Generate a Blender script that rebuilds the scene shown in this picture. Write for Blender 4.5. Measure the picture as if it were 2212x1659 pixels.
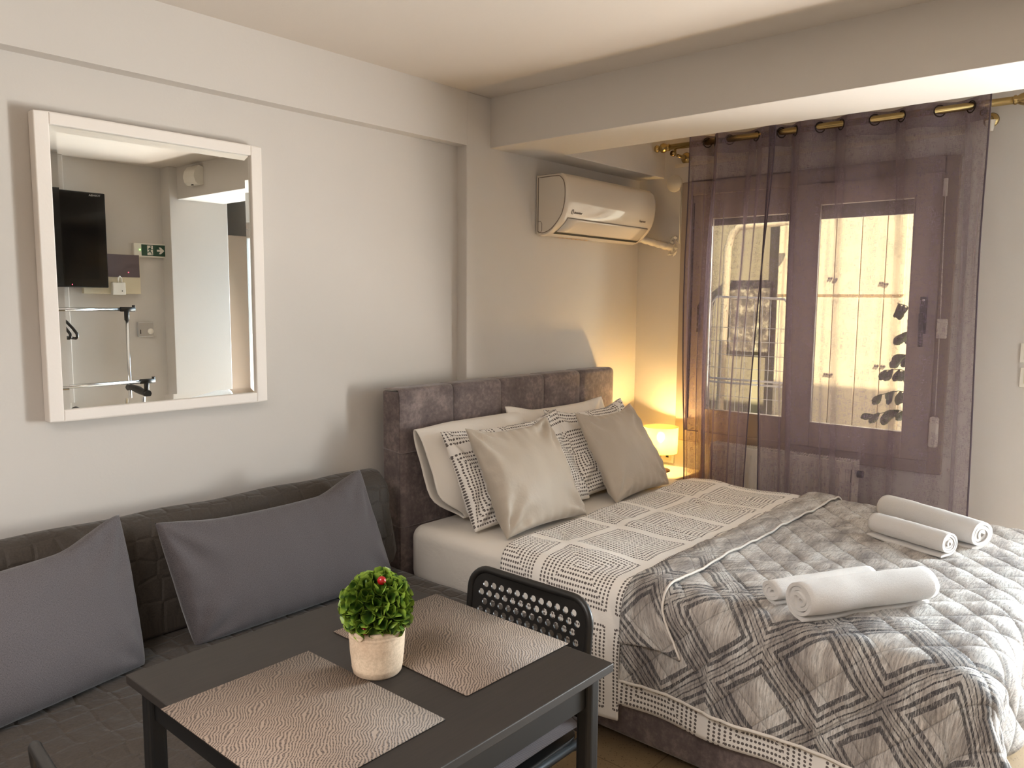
import bpy, bmesh, math, random
from math import pi, sin, cos, sqrt, radians
from mathutils import Vector, Matrix, noise
C = bpy.context.scene.collection
for o in list(bpy.data.objects): bpy.data.objects.remove(o)
random.seed(7)

# ------------------------------------------------------------------ camera
def make_camera():
    cd = bpy.data.cameras.new('camera'); co = bpy.data.objects.new('camera', cd); C.objects.link(co)
    yaw, pitch, roll = 0.718350125, -0.106585326, 0.00826778
    f = Vector((cos(yaw)*cos(pitch), sin(yaw)*cos(pitch), sin(pitch)))
    r = f.cross(Vector((0, 0, 1))).normalized(); u = r.cross(f)
    r2 = cos(roll)*r + sin(roll)*u; u2 = -sin(roll)*r + cos(roll)*u
    M = Matrix((( r2.x, u2.x, -f.x, 0), (r2.y, u2.y, -f.y, 0), (r2.z, u2.z, -f.z, 1.47), (0, 0, 0, 1)))
    co.matrix_world = M
    cd.sensor_fit = 'HORIZONTAL'; cd.sensor_width = 36; cd.lens = 1696.396*36/2212
    cd.clip_start = 0.02
    bpy.context.scene.camera = co
make_camera()
sc = bpy.context.scene
sc.view_settings.view_transform = 'Standard'; sc.view_settings.look = 'None'
sc.view_settings.exposure = 1.35; sc.view_settings.gamma = 1; sc.view_settings.use_curve_mapping = False
sc.cycles.use_denoising = True
sc.cycles.max_bounces = 10; sc.cycles.diffuse_bounces = 5; sc.cycles.glossy_bounces = 4
sc.cycles.transparent_max_bounces = 24; sc.cycles.sample_clamp_indirect = 6.0

# ------------------------------------------------------------------ world, sun, daylight
w = bpy.data.worlds.new('world'); sc.world = w; w.use_nodes = True
nt = w.node_tree; bg = nt.nodes['Background']
sky = nt.nodes.new('ShaderNodeTexSky'); sky.sky_type = 'NISHITA'; sky.sun_disc = False
sky.sun_elevation = radians(38); sky.sun_rotation = radians(200)
nt.links.new(sky.outputs[0], bg.inputs[0]); bg.inputs[1].default_value = 0.13

def lamp(name, kind, loc, direction, energy, color, size=None, size_y=None, spread=None):
    l = bpy.data.lights.new(name, kind); l.energy = energy; l.color = color
    o = bpy.data.objects.new(name, l); C.objects.link(o); o.location = loc
    o.rotation_euler = Vector(direction).to_track_quat('-Z', 'Y').to_euler()
    if kind == 'AREA':
        l.shape = 'RECTANGLE'; l.size = size; l.size_y = size_y or size
        if spread: l.spread = spread
    return o
sun = lamp('sun', 'SUN', (2, -6, 8), (.45, .42, -.62), 5.5, (1.0, .88, .68)); sun.data.angle = radians(.6)
# added area lights outside the assumed balcony door, for skylight and floor bounce
lamp('added_door_skylight', 'AREA', (4.42, -.42, 1.35), (-1, .12, -.18), 34, (.60, .79, 1.0), 1.05, 1.7, 2.0)
lamp('added_door_bounce', 'AREA', (4.62, -.38, .12), (-.85, .22, .62), 56, (1.0, .90, .88), 1.0, .2)  # added upward light; the modelled tiles here lie in shade
lamp('added_door_fill', 'AREA', (4.45, -.25, .62), (-1, .52, .12), 46, (1.0, .93, .90), 1.0, 1.2, 1.6)  # added fill aimed at the left wall
lamp('added_window_daylight', 'AREA', (4.36, 1.5, 1.45), (-1, 0, -.1), 5, (1.0, .9, .75), 1.0, 1.0)  # area light added outside the window in place of its daylight
lamp('added_room_fill', 'AREA', (-.6, .7, 2.34), (.2, -.1, -1), 27, (1.0, .94, .91), 1.4, 1.2, 2.4)  # added soft fill from an unseen source behind the camera, lifts the ambient

# ------------------------------------------------------------------ node helpers
def S(c):   # sRGB 0-255 -> linear
    return tuple(((v/255)/12.92 if v/255 <= .04045 else ((v/255+.055)/1.055)**2.4) for v in c) + (1,)
class NT:
    def __init__(s, name):
        s.m = bpy.data.materials.new(name); s.m.use_nodes = True; s.t = s.m.node_tree
        s.b = s.t.nodes['Principled BSDF']; s.out = s.t.nodes['Material Output']
    def n(s, typ, **kw):
        nd = s.t.nodes.new(typ)
        for k, v in kw.items(): setattr(nd, k, v)
        return nd
    def set(s, sock, v):
        if v is None: return
        if hasattr(v, 'default_value') and hasattr(v, 'is_output'): s.t.links.new(v, sock)
        else:
            sock.default_value = v
    def coord(s, kind='Object', scale=(1, 1, 1), rot=(0, 0, 0), loc=(0, 0, 0)):
        tc = s.n('ShaderNodeTexCoord'); mp = s.n('ShaderNodeMapping')
        s.t.links.new(tc.outputs[kind], mp.inputs[0])
        mp.inputs['Scale'].default_value = scale; mp.inputs['Rotation'].default_value = rot; mp.inputs['Location'].default_value = loc
        return mp.outputs[0]
    def noise(s, vec, scale=5, detail=4, rough=.55, dist=0):
        nd = s.n('ShaderNodeTexNoise'); s.set(nd.inputs['Vector'], vec)
        nd.inputs['Scale'].default_value = scale; nd.inputs['Detail'].default_value = detail
        nd.inputs['Roughness'].default_value = rough; nd.inputs['Distortion'].default_value = dist
        return nd.outputs['Fac']
    def math(s, op, a, b=None, c=None, clamp=False):
        nd = s.n('ShaderNodeMath', operation=op); nd.use_clamp = clamp
        s.set(nd.inputs[0], a)
        if b is not None: s.set(nd.inputs[1], b)
        if c is not None: s.set(nd.inputs[2], c)
        return nd.outputs[0]
    def ramp(s, fac, stops, interp='LINEAR'):
        nd = s.n('ShaderNodeValToRGB'); nd.color_ramp.interpolation = interp
        el = nd.color_ramp.elements
        while len(el) < len(stops): el.new(.5)
        for e, (p, c) in zip(el, stops):
            e.position = p; e.color = c if isinstance(c, tuple) else (c, c, c, 1)
        s.set(nd.inputs[0], fac); return nd.outputs[0]
    def mix(s, fac, a, b, mode='MIX'):
        nd = s.n('ShaderNodeMix', data_type='RGBA', blend_type=mode)
        s.set(nd.inputs['Factor'], fac); s.set(nd.inputs['A'], a); s.set(nd.inputs['B'], b)
        for k in ('A', 'B'):
            pass
        return nd.outputs['Result']
    def mixc(s, fac, a, b, mode='MIX'):
        nd = s.n('ShaderNodeMix', data_type='RGBA', blend_type=mode)
        s.set(nd.inputs[0], fac); s.set(nd.inputs[6], a); s.set(nd.inputs[7], b)
        return nd.outputs[2]
    def sep(s, vec):
        nd = s.n('ShaderNodeSeparateXYZ'); s.set(nd.inputs[0], vec); return nd.outputs
    def comb(s, x, y, z=0.0):
        nd = s.n('ShaderNodeCombineXYZ'); s.set(nd.inputs[0], x); s.set(nd.inputs[1], y); s.set(nd.inputs[2], z); return nd.outputs[0]
    def bump(s, h, strength=.3, dist=.01, normal=None):
        nd = s.n('ShaderNodeBump'); s.set(nd.inputs['Height'], h)
        nd.inputs['Strength'].default_value = strength; nd.inputs['Distance'].default_value = dist
        if normal is not None: s.t.links.new(normal, nd.inputs['Normal'])
        return nd.outputs[0]
    def fin(s, color=None, rough=.5, metal=0, normal=None, sheen=None, coat=None, emis=None, estr=0, spec=None, sub=None):
        b = s.b
        s.set(b.inputs['Base Color'], color); s.set(b.inputs['Roughness'], rough); b.inputs['Metallic'].default_value = metal
        if normal is not None: s.t.links.new(normal, b.inputs['Normal'])
        if sheen: b.inputs['Sheen Weight'].default_value = sheen; b.inputs['Sheen Roughness'].default_value = .4
        if coat: b.inputs['Coat Weight'].default_value = coat; b.inputs['Coat Roughness'].default_value = .04
        if emis is not None: s.set(b.inputs['Emission Color'], emis); b.inputs['Emission Strength'].default_value = estr
        if spec is not None: b.inputs['Specular IOR Level'].default_value = spec
        return s.m
def plain(name, rgb, rough=.5, metal=0, bump=None, **kw):
    t = NT(name); nrm = None
    if bump:
        nrm = t.bump(t.noise(t.coord(), bump[0], 3), bump[1], bump[2] if len(bump) > 2 else .002)
    c = S(rgb); base = t.noise(t.coord(), 3.0, 3)
    col = t.mixc(t.math('MULTIPLY', base, .12), c, tuple(v*.7 for v in c[:3])+(1,))
    return t.fin(col, rough, metal, nrm, **kw)

def m_wall(name, rgb):
    t = NT(name); v = t.coord()
    a = t.noise(v, 1.3, 4); b = t.noise(v, 90, 2)
    col = t.ramp(a, [(.3, tuple(x*.96 for x in S(rgb)[:3])+(1,)), (.7, S(rgb))])
    return t.fin(col, .62, 0, t.bump(b, .12, .002), spec=.3)
M = {}
M['wall'] = m_wall('wall_paint', (211, 205, 198))
M['ceil'] = m_wall('ceiling_paint', (216, 207, 197))
def m_floor():
    t = NT('terrazzo_tile'); v = t.coord()
    br = t.n('ShaderNodeTexBrick'); t.set(br.inputs['Vector'], v); br.offset = 0
    br.inputs['Scale'].default_value = 1; br.inputs['Brick Width'].default_value = .4; br.inputs['Row Height'].default_value = .4
    br.inputs['Mortar Size'].default_value = .0022; br.inputs['Mortar Smooth'].default_value = .2
    br.inputs['Color1'].default_value = S((150, 128, 98)); br.inputs['Color2'].default_value = S((158, 136, 106)); br.inputs['Mortar'].default_value = S((96, 76, 54))
    vo = t.n('ShaderNodeTexVoronoi'); t.set(vo.inputs['Vector'], v); vo.inputs['Scale'].default_value = 130
    sp = t.math('LESS_THAN', vo.outputs['Distance'], .26)
    gate = t.math('GREATER_THAN', t.noise(v, 60, 2), .5)
    col = t.mixc(t.math('MULTIPLY', sp, gate), br.outputs['Color'], S((70, 52, 38)))
    col = t.mixc(t.math('MULTIPLY', t.noise(v, 25, 3), .5), col, S((176, 152, 118)))
    return t.fin(col, .28)
M['floor'] = m_floor()
def m_velvet():
    t = NT('brown_grey_suede'); v = t.coord()
    n1 = t.noise(v, 9, 6, .65); n2 = t.noise(v, 55, 5, .7)
    a = t.math('ADD', t.math('MULTIPLY', n1, .6), t.math('MULTIPLY', n2, .4))
    col = t.ramp(a, [(.36, S((88, 77, 76))), (.5, S((112, 99, 97))), (.64, S((148, 133, 128)))])
    return t.fin(col, .85, 0, t.bump(n2, .15, .002), sheen=.35)
M['suede'] = m_velvet()
def m_melange(name, dark, light, scale=900, sheen=.2, bump=.25):
    t = NT(name); v = t.coord('UV')
    x = t.noise(t.coord('UV', (scale*.6, scale*2.2, 1)), 1, 2, .6); y = t.noise(t.coord('UV', (scale*2.2, scale*.6, 1)), 1, 2, .6)
    a = t.math('ADD', t.math('MULTIPLY', x, .5), t.math('MULTIPLY', y, .5))
    col = t.ramp(a, [(.36, S(dark)), (.62, S(light))])
    return t.fin(col, .92, 0, t.bump(a, bump, .001), sheen=sheen)
M['cushion'] = m_melange('dark_grey_melange', (62, 58, 60), (102, 96, 98), 500)
def m_cover():
    t = NT('charcoal_quilted_cover'); v = t.coord('UV', (1, 1, 1))
    d = t.n('ShaderNodeTexNoise'); t.set(d.inputs['Vector'], v); d.inputs['Scale'].default_value = 6
    vo = t.n('ShaderNodeTexVoronoi'); vo.feature = 'DISTANCE_TO_EDGE'; t.set(vo.inputs['Vector'], t.mixc(.015, v, d.outputs['Color'])); vo.inputs['Scale'].default_value = 15
    vo.inputs['Randomness'].default_value = .35
    h = t.ramp(vo.outputs['Distance'], [(0, 0.0), (.12, .85), (.3, 1.0)])
    wr = t.noise(v, 7, 4, .6)
    col = t.ramp(t.noise(v, 200, 3), [(.3, S((54, 47, 41))), (.7, S((68, 60, 52)))])
    nrm = t.bump(h, .5, .006); nrm = t.bump(wr, .5, .03, nrm)
    return t.fin(col, .72, 0, nrm, sheen=.12)
M['cover'] = m_cover()
def m_cotton(name, rgb, sheen=.1, rough=.85, wr=.35):
    t = NT(name); v = t.coord()
    n1 = t.noise(v, 6, 4, .6, .6); n2 = t.noise(v, 500, 2)
    nrm = t.bump(n1, wr, .02); nrm = t.bump(n2, .1, .0006, nrm)
    return t.fin(S(rgb), rough, 0, nrm, sheen=sheen)
M['sheet'] = m_cotton('cream_cotton_sheet', (234, 227, 217), wr=.25)
M['beige'] = m_cotton('beige_satin_velvet', (186, 174, 158), .35, .55, .3)
def m_dots():
    t = NT('dotted_duvet_cotton'); uv = t.sep(t.coord('UV'))
    px, py = .316, .345; p = .0166
    def cell(c, off, per): # centred cell coordinate in metres
        f = t.math('FRACT', t.math('DIVIDE', t.math('SUBTRACT', c, off), per))
        return t.math('MULTIPLY', t.math('SUBTRACT', f, .5), per)
    X = cell(uv[0], 2.309, px); Y = cell(uv[1], 1.380, py)
    inside = t.math('MULTIPLY', t.math('LESS_THAN', t.math('ABSOLUTE', X), 8.5*p), t.math('LESS_THAN', t.math('ABSOLUTE', Y), 9.5*p))
    fx = t.math('SUBTRACT', t.math('FRACT', t.math('ADD', t.math('DIVIDE', X, p), .5)), .5)
    fy = t.math('SUBTRACT', t.math('FRACT', t.math('ADD', t.math('DIVIDE', Y, p), .5)), .5)
    ax = t.math('ABSOLUTE', X); ay = t.math('SUBTRACT', t.math('ABSOLUTE', Y), p)
    # dots a little denser along the nearer side of each frame, so the frames read as nested rectangles
    horiz = t.math('GREATER_THAN', ay, ax)
    gx = t.math('SUBTRACT', t.math('FRACT', t.math('ADD', t.math('DIVIDE', X, p*.72), .5)), .5)
    gy = t.math('SUBTRACT', t.math('FRACT', t.math('ADD', t.math('DIVIDE', Y, p*.72), .5)), .5)
    ux = t.math('ADD', t.math('MULTIPLY', horiz, gx), t.math('MULTIPLY', t.math('SUBTRACT', 1.0, horiz), fx))
    uy = t.math('ADD', t.math('MULTIPLY', horiz, fy), t.math('MULTIPLY', t.math('SUBTRACT', 1.0, horiz), gy))
    kx = t.math('ADD', t.math('MULTIPLY', horiz, .72), t.math('MULTIPLY', t.math('SUBTRACT', 1.0, horiz), 1.0))
    ky = t.math('ADD', t.math('MULTIPLY', horiz, 1.0), t.math('MULTIPLY', t.math('SUBTRACT', 1.0, horiz), .72))
    dx = t.math('MULTIPLY', ux, kx); dy = t.math('MULTIPLY', uy, ky)
    r = t.math('SQRT', t.math('ADD', t.math('MULTIPLY', dx, dx), t.math('MULTIPLY', dy, dy)))
    rad = t.math('ADD', .19, t.math('MULTIPLY', t.noise(t.coord('UV'), 40, 1), .15))
    dot = t.math('MULTIPLY', t.math('LESS_THAN', r, rad), inside)
    n1 = t.noise(t.coord(), 7, 4, .6, .5)
    col = t.mixc(dot, S((240, 235, 228)), S((104, 96, 92)))
    return t.fin(col, .85, 0, t.bump(n1, .3, .02), sheen=.08)
M['dots'] = m_dots()
def m_quilt():
    t = NT('grey_white_plaid_quilt'); uvv = t.coord('UV')
    wob = t.noise(uvv, 9, 3, .6)
    uv = t.sep(uvv); x, y = uv[0], uv[1]
    xs = t.math('ADD', x, t.math('MULTIPLY', t.math('SUBTRACT', 1.016, y), .15))
    wx = t.math('MULTIPLY', t.math('SUBTRACT', wob, .5), .014)
    P = .226; k = .70710678
    A = t.math('ADD', t.math('MULTIPLY', t.math('ADD', t.math('SUBTRACT', xs, 2.07), t.math('SUBTRACT', y, 1.016)), k), wx)
    B = t.math('ADD', t.math('MULTIPLY', t.math('SUBTRACT', t.math('SUBTRACT', xs, 2.07), t.math('SUBTRACT', y, 1.016)), k), wx)
    fa = t.math('ABSOLUTE', t.math('SUBTRACT', t.math('FRACT', t.math('ADD', t.math('DIVIDE', A, P), .5)), .5))
    fb = t.math('ABSOLUTE', t.math('SUBTRACT', t.math('FRACT', t.math('ADD', t.math('DIVIDE', B, P), .5)), .5))
    d = t.math('MAXIMUM', fa, fb)
    ring = t.ramp(d, [(0, 0.0), (.27, 0.0), (.275, .85), (.325, .85), (.33, .12), (.365, .12), (.37, .9), (.405, .9), (.41, .1), (.445, .1), (.45, .95), (.462, .95), (.468, .15), (.49, .5)], 'CONSTANT')
    hatch = t.noise(t.coord('UV', (60, 420, 1), (0, 0, radians(32))), 1, 3, .65)
    hm = t.ramp(hatch, [(.40, 0.0), (.50, 1.0)])
    sheen_fade = t.ramp(t.math('ADD', t.math('MULTIPLY', t.math('SUBTRACT', xs, 2.28), 2.2), t.math('MULTIPLY', t.math('SUBTRACT', wob, .5), .5)), [(.0, 1.0), (.6, .10)])  # plaid weakened across the bed top: grazing-light sheen put into the colour
    dark = t.math('MULTIPLY', t.math('MULTIPLY', ring, t.math('ADD', .35, t.math('MULTIPLY', hm, .65))), sheen_fade)
    # fine wavy crinkle strokes printed all over
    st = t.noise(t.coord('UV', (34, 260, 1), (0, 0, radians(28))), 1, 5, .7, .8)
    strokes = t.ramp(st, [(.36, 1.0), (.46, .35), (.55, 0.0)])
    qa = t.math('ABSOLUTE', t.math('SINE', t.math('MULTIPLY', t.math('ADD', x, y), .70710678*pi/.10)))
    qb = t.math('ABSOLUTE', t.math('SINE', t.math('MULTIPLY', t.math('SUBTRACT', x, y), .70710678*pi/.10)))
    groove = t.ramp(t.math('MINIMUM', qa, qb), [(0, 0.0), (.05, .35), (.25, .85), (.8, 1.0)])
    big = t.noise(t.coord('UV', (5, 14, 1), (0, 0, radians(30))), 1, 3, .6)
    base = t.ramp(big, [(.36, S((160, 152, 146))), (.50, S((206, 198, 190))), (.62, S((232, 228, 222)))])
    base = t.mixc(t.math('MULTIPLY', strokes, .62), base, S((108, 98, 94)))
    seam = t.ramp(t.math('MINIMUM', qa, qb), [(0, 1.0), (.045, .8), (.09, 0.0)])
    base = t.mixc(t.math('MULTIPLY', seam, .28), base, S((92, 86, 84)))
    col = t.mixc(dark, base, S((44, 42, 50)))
    h = t.noise(t.coord('UV', (26, 120, 1), (0, 0, radians(12))), 1, 5, .7, 1.0)
    return t.fin(col, .8, 0, t.bump(groove, .6, .006, t.bump(h, .9, .009)), sheen=.12)
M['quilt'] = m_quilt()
M['piping'] = plain('white_piping', (222, 214, 204), .8, bump=(200, .2))
def m_mat():
    t = NT('woven_placemat'); uvv = t.coord('UV')
    n = t.n('ShaderNodeTexNoise'); t.set(n.inputs['Vector'], t.coord('UV', (1, 1, 1))); n.inputs['Scale'].default_value = 22; n.inputs['Detail'].default_value = 2
    uv = t.sep(t.coord('UV', (1, 1, 1), (0, 0, radians(46))))
    u = t.math('ADD', uv[0], t.math('MULTIPLY', t.math('SUBTRACT', n.outputs['Fac'], .5), .030))
    s = t.math('SINE', t.math('MULTIPLY', u, 2*pi/.0052))
    s2 = t.math('SINE', t.math('MULTIPLY', uv[1], 2*pi/.0042))
    brk = t.math('MULTIPLY', t.math('GREATER_THAN', s2, -.75), t.math('GREATER_THAN', s, .12))
    frac = t.math('GREATER_THAN', t.noise(uvv, 300, 1), .36)
    line = t.math('MULTIPLY', brk, frac)
    col = t.mixc(line, S((138, 121, 106)), S((66, 54, 47)))
    return t.fin(col, .7, 0, t.bump(s, .3, .0008))
M['mat'] = m_mat()
def m_wood():
    t = NT('black_brown_wood'); v = t.coord('Object', (3, 60, 60))
    a = t.noise(v, 3, 5, .6)
    return t.fin(t.ramp(a, [(.3, S((34, 30, 27))), (.7, S((44, 38, 34)))]), .55, 0, t.bump(a, .08, .001))
M['table'] = m_wood()
M['blackmetal'] = plain('black_powder_coat', (17, 16, 16), .5)
M['blackplastic'] = plain('black_plastic', (30, 28, 26), .42, bump=(400, .08, .0005))
M['chrome'] = plain('chrome', (225, 225, 225), .12, 1)
M['brass'] = plain('brushed_brass', (192, 168, 116), .26, 1)
M['bronze'] = plain('dark_bronze_ring', (52, 44, 40), .35, .8)
M['white'] = plain('white_gloss_plastic', (218, 208, 194), .14, coat=.6)
M['whitematt'] = plain('white_matt_plastic', (232, 226, 214), .45)
M['offwhite'] = plain('cream_plastic', (226, 216, 190), .5)
M['mauvebox'] = plain('mauve_grey_panel', (106, 94, 98), .4)
M['frame'] = plain('greige_window_frame', (160, 146, 134), .42)
M['mframe'] = plain('white_painted_wood', (240, 232, 224), .5, bump=(60, .15, .002))
M['dark'] = plain('dark_gap', (14, 13, 12), .6)
M['tvblack'] = plain('tv_gloss_black', (8, 8, 9), .12, coat=.3)
M['silver'] = plain('silver_plastic', (190, 190, 190), .3, .5)
M['grey'] = plain('grey_print', (92, 78, 70), .5)
M['red'] = plain('red_berry', (150, 18, 22), .25)
M['signgreen'] = plain('green_sign_face', (44, 78, 60), .5)
M['led'] = plain('green_led', (150, 255, 120), .4, emis=(.35, 1, .2, 1), estr=2.5)
M['ledred'] = plain('red_led', (220, 40, 60), .4, emis=(1, .12, .2, 1), estr=1.0)
def m_mirror():
    t = NT('mirror_glass'); return t.fin((.86, .88, .86, 1), .0, 1)
M['mirror'] = m_mirror()
def m_pot():
    t = NT('sandstone_pot'); v = t.coord(); a = t.noise(v, 180, 4, .7); b = t.noise(v, 18, 3)
    col = t.mixc(t.math('MULTIPLY', t.ramp(a, [(.4, 1.0), (.6, 0.0)]), .28), t.ramp(b, [(.3, S((196, 172, 146))), (.7, S((216, 196, 170)))]), S((140, 116, 94)))
    return t.fin(col, .9, 0, t.bump(a, .35, .0012))
M['pot'] = m_pot()
def m_leaf(name, c0, c1, c2):
    t = NT(name); uv = t.sep(t.coord('UV')); n = t.noise(t.coord(), 26, 2)
    e = t.math('ABSOLUTE', t.math('SUBTRACT', uv[0], .5))
    a = t.math('ADD', t.math('MULTIPLY', e, 1.0), t.math('MULTIPLY', n, .6))
    col = t.ramp(a, [(.25, S(c0)), (.5, S(c1)), (.75, S(c2))])
    m = t.fin(col, .38)
    t.b.inputs['Subsurface Weight'].default_value = 0
    return m
M['leaf'] = m_leaf('plastic_leaf_green', (34, 56, 16), (60, 90, 24), (124, 148, 54))
M['leafout'] = m_leaf('ficus_leaf_dark', (38, 44, 26), (50, 58, 32), (74, 84, 44))
def m_towel():
    t = NT('white_terry'); v = t.coord(); a = t.noise(v, 520, 3, .7); b = t.noise(v, 160, 2)
    return t.fin(S((232, 228, 224)), .95, 0, t.bump(t.math('ADD', a, t.math('MULTIPLY', b, .6)), .8, .003), sheen=.3)
M['towel'] = m_towel()
def m_curtain():
    t = NT('sheer_mauve_curtain'); uvv = t.coord('UV')
    h = t.noise(t.coord('UV', (40, 900, 1)), 1, 2, .5); v = t.noise(t.coord('UV', (900, 34, 1)), 1, 2, .5)
    gate = t.noise(uvv, 9, 3, .7)
    slub = t.math('MAXIMUM', t.ramp(h, [(.58, 0.0), (.63, 1.0)]), t.ramp(v, [(.58, 0.0), (.63, 1.0)]))
    slub = t.math('MULTIPLY', slub, t.ramp(gate, [(.42, 0.0), (.55, 1.0)]))
    fac0 = t.math('ADD', .44, t.math('MULTIPLY', slub, .38))
    lw = t.n('ShaderNodeLayerWeight'); lw.inputs[0].default_value = .5      # more threads in the way where the cloth turns edge-on
    cs = t.math('MAXIMUM', t.math('SUBTRACT', 1.0, lw.outputs['Facing']), .10)
    fac = t.math('SUBTRACT', 1.0, t.math('POWER', t.math('SUBTRACT', 1.0, fac0), t.math('DIVIDE', .85, cs)))
    dif = t.n('ShaderNodeBsdfDiffuse'); dif.inputs[0].default_value = S((150, 136, 150))
    trl = t.n('ShaderNodeBsdfTranslucent'); trl.inputs[0].default_value = S((142, 126, 138))
    tr = t.n('ShaderNodeBsdfTransparent'); tr.inputs[0].default_value = (.98, .94, .93, 1)
    m1 = t.n('ShaderNodeMixShader'); m1.inputs[0].default_value = .35; t.t.links.new(dif.outputs[0], m1.inputs[1]); t.t.links.new(trl.outputs[0], m1.inputs[2])
    m2 = t.n('ShaderNodeMixShader'); t.set(m2.inputs[0], fac); t.t.links.new(tr.outputs[0], m2.inputs[1]); t.t.links.new(m1.outputs[0], m2.inputs[2])
    t.t.links.new(m2.outputs[0], t.out.inputs[0]); return t.m
M['curtain'] = m_curtain()
M['hem'] = plain('mauve_hem', (92, 80, 90), .8)
def m_glass():
    t = NT('window_glass'); gl = t.n('ShaderNodeBsdfGlossy'); gl.inputs['Roughness'].default_value = .02
    tr = t.n('ShaderNodeBsdfTransparent'); tr.inputs[0].default_value = (.95, .97, .95, 1)
    mx = t.n('ShaderNodeMixShader'); lw = t.n('ShaderNodeLayerWeight'); lw.inputs[0].default_value = .12
    t.set(mx.inputs[0], lw.outputs['Fresnel']); t.t.links.new(tr.outputs[0], mx.inputs[1]); t.t.links.new(gl.outputs[0], mx.inputs[2])
    t.t.links.new(mx.outputs[0], t.out.inputs[0]); return t.m
M['glass'] = m_glass()
def m_shade():
    t = NT('lit_lamp_shade'); 
    trl = t.n('ShaderNodeBsdfTranslucent'); trl.inputs[0].default_value = (.98, .90, .55, 1)
    dif = t.n('ShaderNodeBsdfDiffuse'); dif.inputs[0].default_value = (.9, .78, .45, 1)
    mx = t.n('ShaderNodeMixShader'); mx.inputs[0].default_value = .2; t.t.links.new(trl.outputs[0], mx.inputs[1]); t.t.links.new(dif.outputs[0], mx.inputs[2])
    tp_ = t.n('ShaderNodeBsdfTransparent'); tp_.inputs[0].default_value = (1, .9, .6, 1); m3 = t.n('ShaderNodeMixShader'); m3.inputs[0].default_value = .4
    t.t.links.new(mx.outputs[0], m3.inputs[1]); t.t.links.new(tp_.outputs[0], m3.inputs[2]); t.t.links.new(m3.outputs[0], t.out.inputs[0]); return t.m
M['shade'] = m_shade()
M['wardrobe'] = plain('cream_cupboard_door', (232, 214, 176), .6)
M['stucco'] = plain('balcony_plaster', (158, 146, 116), .9, bump=(40, .2))  # darkened plaster: the wall's shade is put into its colour
M['nightstand'] = plain('pale_wood_laminate', (226, 208, 176), .4)

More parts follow.
